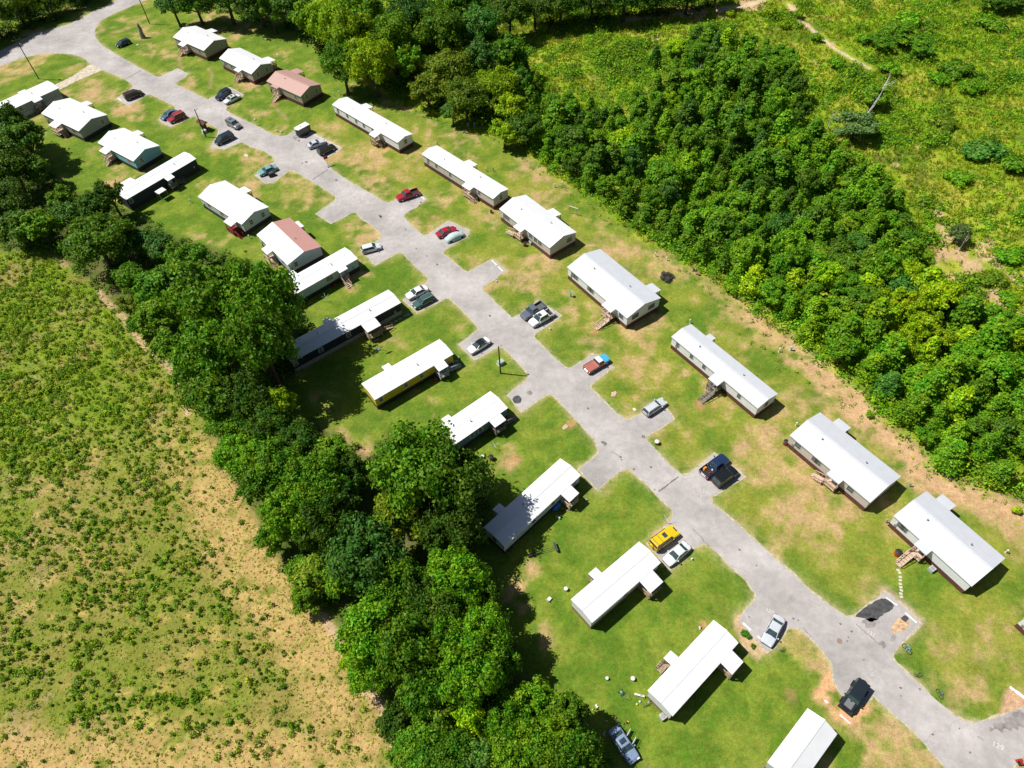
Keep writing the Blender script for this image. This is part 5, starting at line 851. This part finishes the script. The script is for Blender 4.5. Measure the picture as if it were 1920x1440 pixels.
def quads_of(key):
    cm = PROTO[key][0]; a = np.empty(len(cm.vertices)*3, np.float32); cm.vertices.foreach_get('co', a); return a.reshape(-1, 4, 3)
if rest:
    QQ = []; TT = []
    for (p, R_, Hh, cl, kind) in rest:
        key = kind+str(tr_rng.randrange(4)); q_ = quads_of(key); q_ = q_[::3]; cq = q_.mean(1, keepdims=True); q_ = cq+(q_-cq)*1.6; an = tr_rng.uniform(0, 6.28); ca, sa = math.cos(an), math.sin(an); s_ = R_/PROTO[key][2]; z_ = Hh/PROTO[key][3]
        X_ = q_[..., 0]*ca-q_[..., 1]*sa; Y_ = q_[..., 0]*sa+q_[..., 1]*ca; QQ.append(np.stack([X_*s_+p[0], Y_*s_+p[1], q_[..., 2]*z_], -1)); TT.append(np.tile(np.array(TC[cl])*tr_rng.uniform(.8, 1.2), (len(q_), 1)))
    o = bpy.data.objects.new('distant_wood', leafmesh('distant_wood', np.concatenate(QQ), LEAFV, np.concatenate(TT))); COL.objects.link(o); tag(o, 'far dense part of the young wood towards the top', 'wood', None, 'stuff')
# shrubs one can pick out in the scrub
SHR = [(1690,62,34,5.5,'M','large dark-leaved thicket tree in the upper right scrub'),(1652,80,26,4.5,'M','bush left of the large thicket in the upper right scrub'),(1728,88,30,5,'M','bush right of the large thicket in the upper right scrub'),(1625,72,18,3,'B','small bright bush left of the thicket'),(1705,35,26,4,'B','bright bush above the large thicket'),(1566,118,17,3.2,'B','round bright bush beside the sandy trail'),
 (1570,160,14,2.5,'Y','small yellow-green bush below the sandy trail'),(1668,128,22,3.2,'B','bright bush under the thicket'),(1795,125,32,4,'M','wide dark bush right of the thicket'),(1760,148,22,3,'B','bright bush left of the wide dark bush'),(1822,160,24,3.2,'B','bright low bush right under the wide dark bush'),(1645,185,30,6,'M','green tree beside the bare white snag'),(1603,240,40,7,'G','grey-green airy tree below the white snag'),(1578,300,26,6,'O','olive bush below the grey-green tree'),
 (1585,352,24,5,'Y','leaning yellow-green sapling at the wood edge'),(1637,368,30,6,'O','olive tree standing over a bare patch'),(1796,440,22,4.5,'G','thin grey-green tree alone on the bare ground'),(1733,500,15,2.4,'Y','yellow-green bush on the bare ground'),(1865,5,28,6,'D','dark tree at the top right edge, left one'),(1900,8,24,5,'D','dark tree at the top right edge, right one'),(1860,40,28,3,'M','wide bush under the top right dark trees'),
 (1850,285,40,3.5,'T','blue-green thicket near the right edge'),(1905,310,34,3.5,'M','green thicket cut off by the right edge'),(1770,230,24,3,'O','olive bush in the scrub centre'),(1800,330,24,2.8,'B','bright bush left of the blue-green thicket'),(1470,45,12,2.6,'Y','tiny tree at the sandy clearing, right'),(1445,20,14,3,'Y','small yellow-green tree at the sandy clearing, top'),(1370,25,8,2.4,'Y','thin yellow-green sapling at the sandy clearing, middle'),(1335,20,8,2.2,'Y','thin sapling at the sandy clearing, left of middle'),(1260,22,7,2.2,'B','thin sapling at the sandy clearing, far left'),(1500,25,12,2.8,'Y','small tree right of the sandy clearing'),
 (1460,95,16,3,'B','bright bush between wood and sandy trail'),(1530,70,14,2.5,'B','round bush at the trail bend'),(1265,90,26,6,'Y','yellow-green tree at the upper end of the young wood'),(1318,95,22,5,'M','green tree at the upper end of the young wood'),(1770,560,26,2.5,'Y','low yellow bush in the right scrub'),(1895,480,30,2.5,'B','low bush at the right edge of the bare ground'),(1862,525,28,2.4,'O','olive bush on the far side of the bare ground'),(1890,560,24,2.4,'B','bright low bush near the right edge'),(1700,530,26,2.8,'B','bright bush where the wood meets the bare ground')]
for a_, b_, r_p, h_, cl, lab in SHR: ptree(a_, b_, r_p, h_, cl, lab, None, 'shrub' if h_ < 4.2 else 'mid', .5, cat='bush' if h_ < 4.2 else 'tree', name='shrub' if h_ < 4.2 else 'young_tree')
ptree(1370,540,16,2.6,'B','rounded bright bush at the wood edge beside the junk pile',None,'shrub',.5,cat='bush',name='shrub'); ptree(1629,776,8,1.6,'Y','tiny yellow-green bush on the earth strip',None,'shrub',.5,cat='bush',name='shrub'); ptree(1906,955,10,1.6,'L','tiny lime bush at the far right earth strip',None,'shrub',.5,cat='bush',name='shrub'); ptree(1250,518,13,1.2,'K','charred dark grey bush behind the large white double-wide',None,'shrub',.5,cat='bush',name='shrub'); ptree(1398,1190,9,1.0,'M','leafy garden plants beside the lone silver sedan driveway',None,'shrub',.5,cat='bush',name='shrub'); ptree(1412,1211,5,.7,'M','tiny round plant below the leafy garden plants',None,'shrub',.5,cat='bush',name='shrub')
def snag(p, h_, label, tilt, s=1):
    E = empty('dead_tree', G(p), 0, label, 'dead tree'); mb = MB(); r = random.Random(int(p[0])); mb.tube([(0, 0, 0), (tilt*.3, 0, h_*.35), (tilt*.8, .2, h_*.7), (tilt, .3, h_)], [.2*s, .15*s, .09*s, .03*s], 7); mb.build('trunk', DEADW, E)
    for k_ in range(int(7*s)):
        f_ = r.uniform(.3, .85); b0 = (tilt*f_*.9, 0, h_*f_); an = r.uniform(0, 6.28); l_ = h_*r.uniform(.18, .38); e_ = (b0[0]+l_*math.cos(an)*.7, l_*math.sin(an)*.7, b0[2]+l_*.8); mb = MB(); mb.tube([b0, ((b0[0]+e_[0])/2+.2, e_[1]/2, (b0[2]+e_[2])/2-.1), e_], [.08*s, .055*s, .02*s], 5); mb.build('branch', DEADW, E)
snag((1607,248), 15, 'tall bare white snag forking above the grey-green tree', 3.0, 1.15); snag((1549,247), 6, 'thin bare white stem in the wood edge', .3, .7); snag((1488,450), 8, 'bare white stem among the young trees', .1, .7); snag((1302,160), 6, 'grey leafless sapling in the upper young wood', .4, .8); snag((1797,470), 4.5, 'grey bare stem on the open ground', .3, .7)
# stuff: undergrowth, scrub and pasture weeds
def scatter(name, label, cen, rad, hei, tint, nl, leaf, cat='undergrowth', flat=.0, up=.5):
    hei = np.asarray(hei)
    r = np.random.default_rng(len(cen)+int(nl*10)); n = len(cen); tot = n*nl; d = unit(r.normal(size=(tot, 3))); d[:, 2] = np.abs(d[:, 2]); q_ = r.uniform(.25, 1.0, tot)**.6; idx = np.repeat(np.arange(n), nl)
    P_ = np.zeros((tot, 3)); P_[:, 0] = cen[idx, 0]+d[:, 0]*q_*rad[idx]; P_[:, 1] = cen[idx, 1]+d[:, 1]*q_*rad[idx]; P_[:, 2] = .04+d[:, 2]*q_*hei[idx]
    nr = unit(d+r.normal(size=(tot, 3))*.6+np.array([0, 0, up])); o = bpy.data.objects.new(name, leafmesh(name, leaves(P_, nr, leaf*(.6+.4*rad[idx]/rad.mean())*r.uniform(.6, 1.3, tot), r), LEAFV, tint[idx])); COL.objects.link(o); return tag(o, label, cat, None, 'stuff')
def cols(n, keys, r, j=.2): k_ = r.choice(len(keys), n); return np.array([TC[q_] for q_ in keys])[k_]*r.uniform(1-j, 1+j, (n, 1))
r = np.random.default_rng(5)
# understorey below the wood
c_ = r.uniform(lo, hi, (9000, 2)); c_ = c_[sd(c_[:, 0], c_[:, 1], WZ) > -.5][:3300]; scatter('undergrowth', 'leafy undergrowth filling the gaps of the young wood', c_, r.uniform(.9, 2.1, len(c_)), r.uniform(1.0, 4.2, len(c_)), cols(len(c_), 'MBBBY', r), 46, .25)
# tall scrub on the open ground beyond
W0 = np.array(WOODED); l0, h0 = np.array([-30., 90.]), np.array([190., 285.]); c_ = r.uniform(l0, h0, (42000, 2)); inw = (sd(c_[:, 0], c_[:, 1], WOODED) > 2) & (sd(c_[:, 0], c_[:, 1], WZ) < 1); c_ = c_[inw]
nn_ = vnoise(c_[:, 0], c_[:, 1], 9, 33, 3)
bx = [(1400,12,28),(1330,22,40),(1270,22,26),(1495,28,16),(1508,45,14),(1795,490,42),(1785,440,34),(1840,510,30),(1850,620,30),(1745,500,26),(1760,400,14),(1870,560,28),(1800,575,26),(1900,660,24),(1720,275,8),(1600,395,18),(1240,72,10)]
kp = np.ones(len(c_), bool)
for a_, b_, rp in bx:
    g_ = G((a_, b_)); rr = np.hypot(*(G((a_+rp, b_))-g_)); kp &= ~((np.hypot(c_[:, 0]-g_[0], (c_[:, 1]-g_[1])) < rr*1.1) & (r.random(len(c_)) < .88))
lg = vnoise(c_[:, 0], c_[:, 1], 22, 71, 3); kp &= r.random(len(c_)) < (sm(nn_*.5+lg*.5, .40, .58)*.9+.05)
for T_ in TRAIL: kp &= segdist(c_[:, 0], c_[:, 1], T_, False) > 2.6
c_ = c_[kp]; nn_ = nn_[kp]; nb_ = int(len(c_)); print('scrub', nb_); big = vnoise(c_[:, 0], c_[:, 1], 6, 35, 2); rad = .4+2.0*sm(big, .42, .68)*r.uniform(.3, 1.1, nb_); hei = rad*r.uniform(.7, 1.25, nb_)
scatter('scrub', 'tangled green scrub and saplings on the open ground beyond the wood', c_, rad, hei, cols(nb_, 'OBMBMYB', r, .15)*(1.35-.5*sm(big, .4, .7)[:, None]), 34, .22, 'scrub')
def blades(name, label, cen, hei, tint, nb, wdt, cat='grass'):
    r_ = np.random.default_rng(len(cen)); n = len(cen); tot = n*nb; idx = np.repeat(np.arange(n), nb); b = np.zeros((tot, 3)); b[:, :2] = cen[idx]+r_.normal(size=(tot, 2))*.22; h_ = hei[idx]*r_.uniform(.5, 1.1, tot); an = r_.uniform(0, 6.28, tot); ln = r_.normal(size=(tot, 2))*.3*h_[:, None]
    w_ = np.stack([np.cos(an), np.sin(an), 0*an], 1)*wdt*r_.uniform(.6, 1.4, tot)[:, None]; tip = b.copy(); tip[:, :2] += ln; tip[:, 2] += h_; md = (b+tip)/2; md[:, 2] += h_*.1
    o = bpy.data.objects.new(name, leafmesh(name, np.stack([b, md-w_, tip, md+w_], 1), LEAFV, tint[idx])); COL.objects.link(o); return tag(o, label, cat, None, 'stuff')
l0, h0 = np.array([-30., 90.]), np.array([190., 285.]); g_ = r.uniform(l0, h0, (60000, 2)); g_ = g_[(sd(g_[:, 0], g_[:, 1], WOODED) > .5) & (sd(g_[:, 0], g_[:, 1], WZ) < 0)]
gn = vnoise(g_[:, 0], g_[:, 1], 7, 55, 3)
for a_, b_, rp in bx[2:]:
    q_ = G((a_, b_)); rr = np.hypot(*(G((a_+rp, b_))-q_)); g_k = ~((np.hypot(g_[:, 0]-q_[0], g_[:, 1]-q_[1]) < rr) & (r.random(len(g_)) < .8)); g_ = g_[g_k]; gn = gn[g_k]
tn = (np.array([.20, .33, .012])*(1-sm(gn, .35, .6)[:, None])+np.array([.34, .38, .03])*sm(gn, .35, .6)[:, None])*r.uniform(.6, 1.3, (len(g_), 1)); g_k = np.ones(len(g_), bool)
for T_ in TRAIL: g_k &= segdist(g_[:, 0], g_[:, 1], T_, False) > 1.9
g_ = g_[g_k]; tn = tn[g_k]; blades('tall_grass', 'tall rough grass between the bushes of the open ground', g_, r.uniform(.4, 1.1, len(g_)), tn, 6, .10)
# belt understorey
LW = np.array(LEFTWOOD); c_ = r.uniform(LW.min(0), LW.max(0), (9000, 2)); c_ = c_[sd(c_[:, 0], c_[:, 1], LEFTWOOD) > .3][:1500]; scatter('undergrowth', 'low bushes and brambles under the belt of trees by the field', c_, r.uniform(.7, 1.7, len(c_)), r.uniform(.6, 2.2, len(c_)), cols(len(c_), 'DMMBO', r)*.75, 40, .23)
# understorey under the tall trees along the top, tint darkened to imitate deep shade
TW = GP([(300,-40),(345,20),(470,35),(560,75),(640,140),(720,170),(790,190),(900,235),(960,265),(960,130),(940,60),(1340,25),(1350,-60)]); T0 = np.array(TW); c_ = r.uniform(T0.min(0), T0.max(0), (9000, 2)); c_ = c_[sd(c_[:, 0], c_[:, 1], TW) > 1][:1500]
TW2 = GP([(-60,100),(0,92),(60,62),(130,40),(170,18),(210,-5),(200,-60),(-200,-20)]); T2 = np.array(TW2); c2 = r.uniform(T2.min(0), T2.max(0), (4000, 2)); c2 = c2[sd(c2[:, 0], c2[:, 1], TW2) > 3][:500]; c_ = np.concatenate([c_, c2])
scatter('undergrowth', 'shade-darkened undergrowth under the tall trees along the top', c_, r.uniform(1., 2.4, len(c_)), r.uniform(1., 4.5, len(c_)), cols(len(c_), 'DDMM', r)*.6, 50, .3)
# pasture weeds
F0 = np.array(FIELD); l0, h0 = np.array([-140., 12.]), np.array([0., 150.]); c_ = r.uniform(l0, h0, (40000, 2)); s1 = sd(c_[:, 0], c_[:, 1], FIELD); c_ = c_[s1 > 1.2]; s1 = s1[s1 > 1.2]
d1 = vnoise(c_[:, 0], c_[:, 1], 9, 41, 3); d2_ = vnoise(c_[:, 0], c_[:, 1], 3, 42, 2); upl = sm(c_[:, 1]-c_[:, 0]*.3, 78, 112); dens = sm(d1*.6+d2_*.4, .34, .58)*sm(s1, 3, 14)*.85+upl*.6+.06
k_ = r.random(len(c_)) < dens*.60; c_ = c_[k_]; upl = upl[k_]; n_ = len(c_); print('weeds', n_)
base = np.array([.115, .25, .008]); yel = np.array([.26, .34, .010]); mixw = np.clip(r.normal(.2, .25, n_)+upl*.25, 0, 1)[:, None]
rad = (.18+.50*r.random(n_)**1.5)*(1+.25*upl); scatter('pasture_weeds', 'clumps of tall green weeds scattered over the dry pasture', c_, rad, .35+rad*r.uniform(.9, 1.5, n_), (base*(1-mixw)+yel*mixw)*r.uniform(.75, 1.25, (n_, 1)), 34, .15, 'weeds', up=.35)
c_ = r.uniform(l0, h0, (60000, 2)); s1 = sd(c_[:, 0], c_[:, 1], FIELD); c_ = c_[s1 > .3]; n_ = len(c_); rad = r.uniform(.08, .28, n_); scatter('pasture_grass', 'small grass and weed tufts between the larger clumps', c_, rad, rad*.8, (np.array([.24, .31, .025])*r.uniform(.6, 1.3, (n_, 1))), 6, .09, 'grass')
# pale specks in the pasture (litter of small stones)
mb = MB(); rr = random.Random(4)
for _ in range(150):
    px, py = rr.uniform(0, 640), rr.uniform(560, 1440); g_ = G((px, py))
    if sd(np.array([g_[0]]), np.array([g_[1]]), FIELD)[0] < 1: continue
    s_ = rr.uniform(.06, .13); mb.box(g_[0]-s_, g_[0]+s_, g_[1]-s_*.7, g_[1]+s_*.7, 0, s_*.9, top=(.6, .6))
o = mb.build('pebbles', ST2); tag(o, 'pale stones strewn across the pasture', 'stones', None, 'stuff')
# longer grass fringe along the wood edge and roads' verges
E_ = np.array(densify(GP([(700,190),(800,220),(935,265),(1040,340),(1170,432),(1300,520),(1400,595),(1480,650),(1600,745),(1680,835),(1745,900),(1870,940)]), .5, .8))[:460]
c_ = E_+r.normal(size=E_.shape)*.7; c_ = c_[::3]; n_ = len(c_); scatter('grass_fringe', 'rough grass fringe along the wood edge', c_, r.uniform(.2, .8, n_), r.uniform(.2, .7, n_), cols(n_, 'BOYO', r), 22, .12, 'grass')
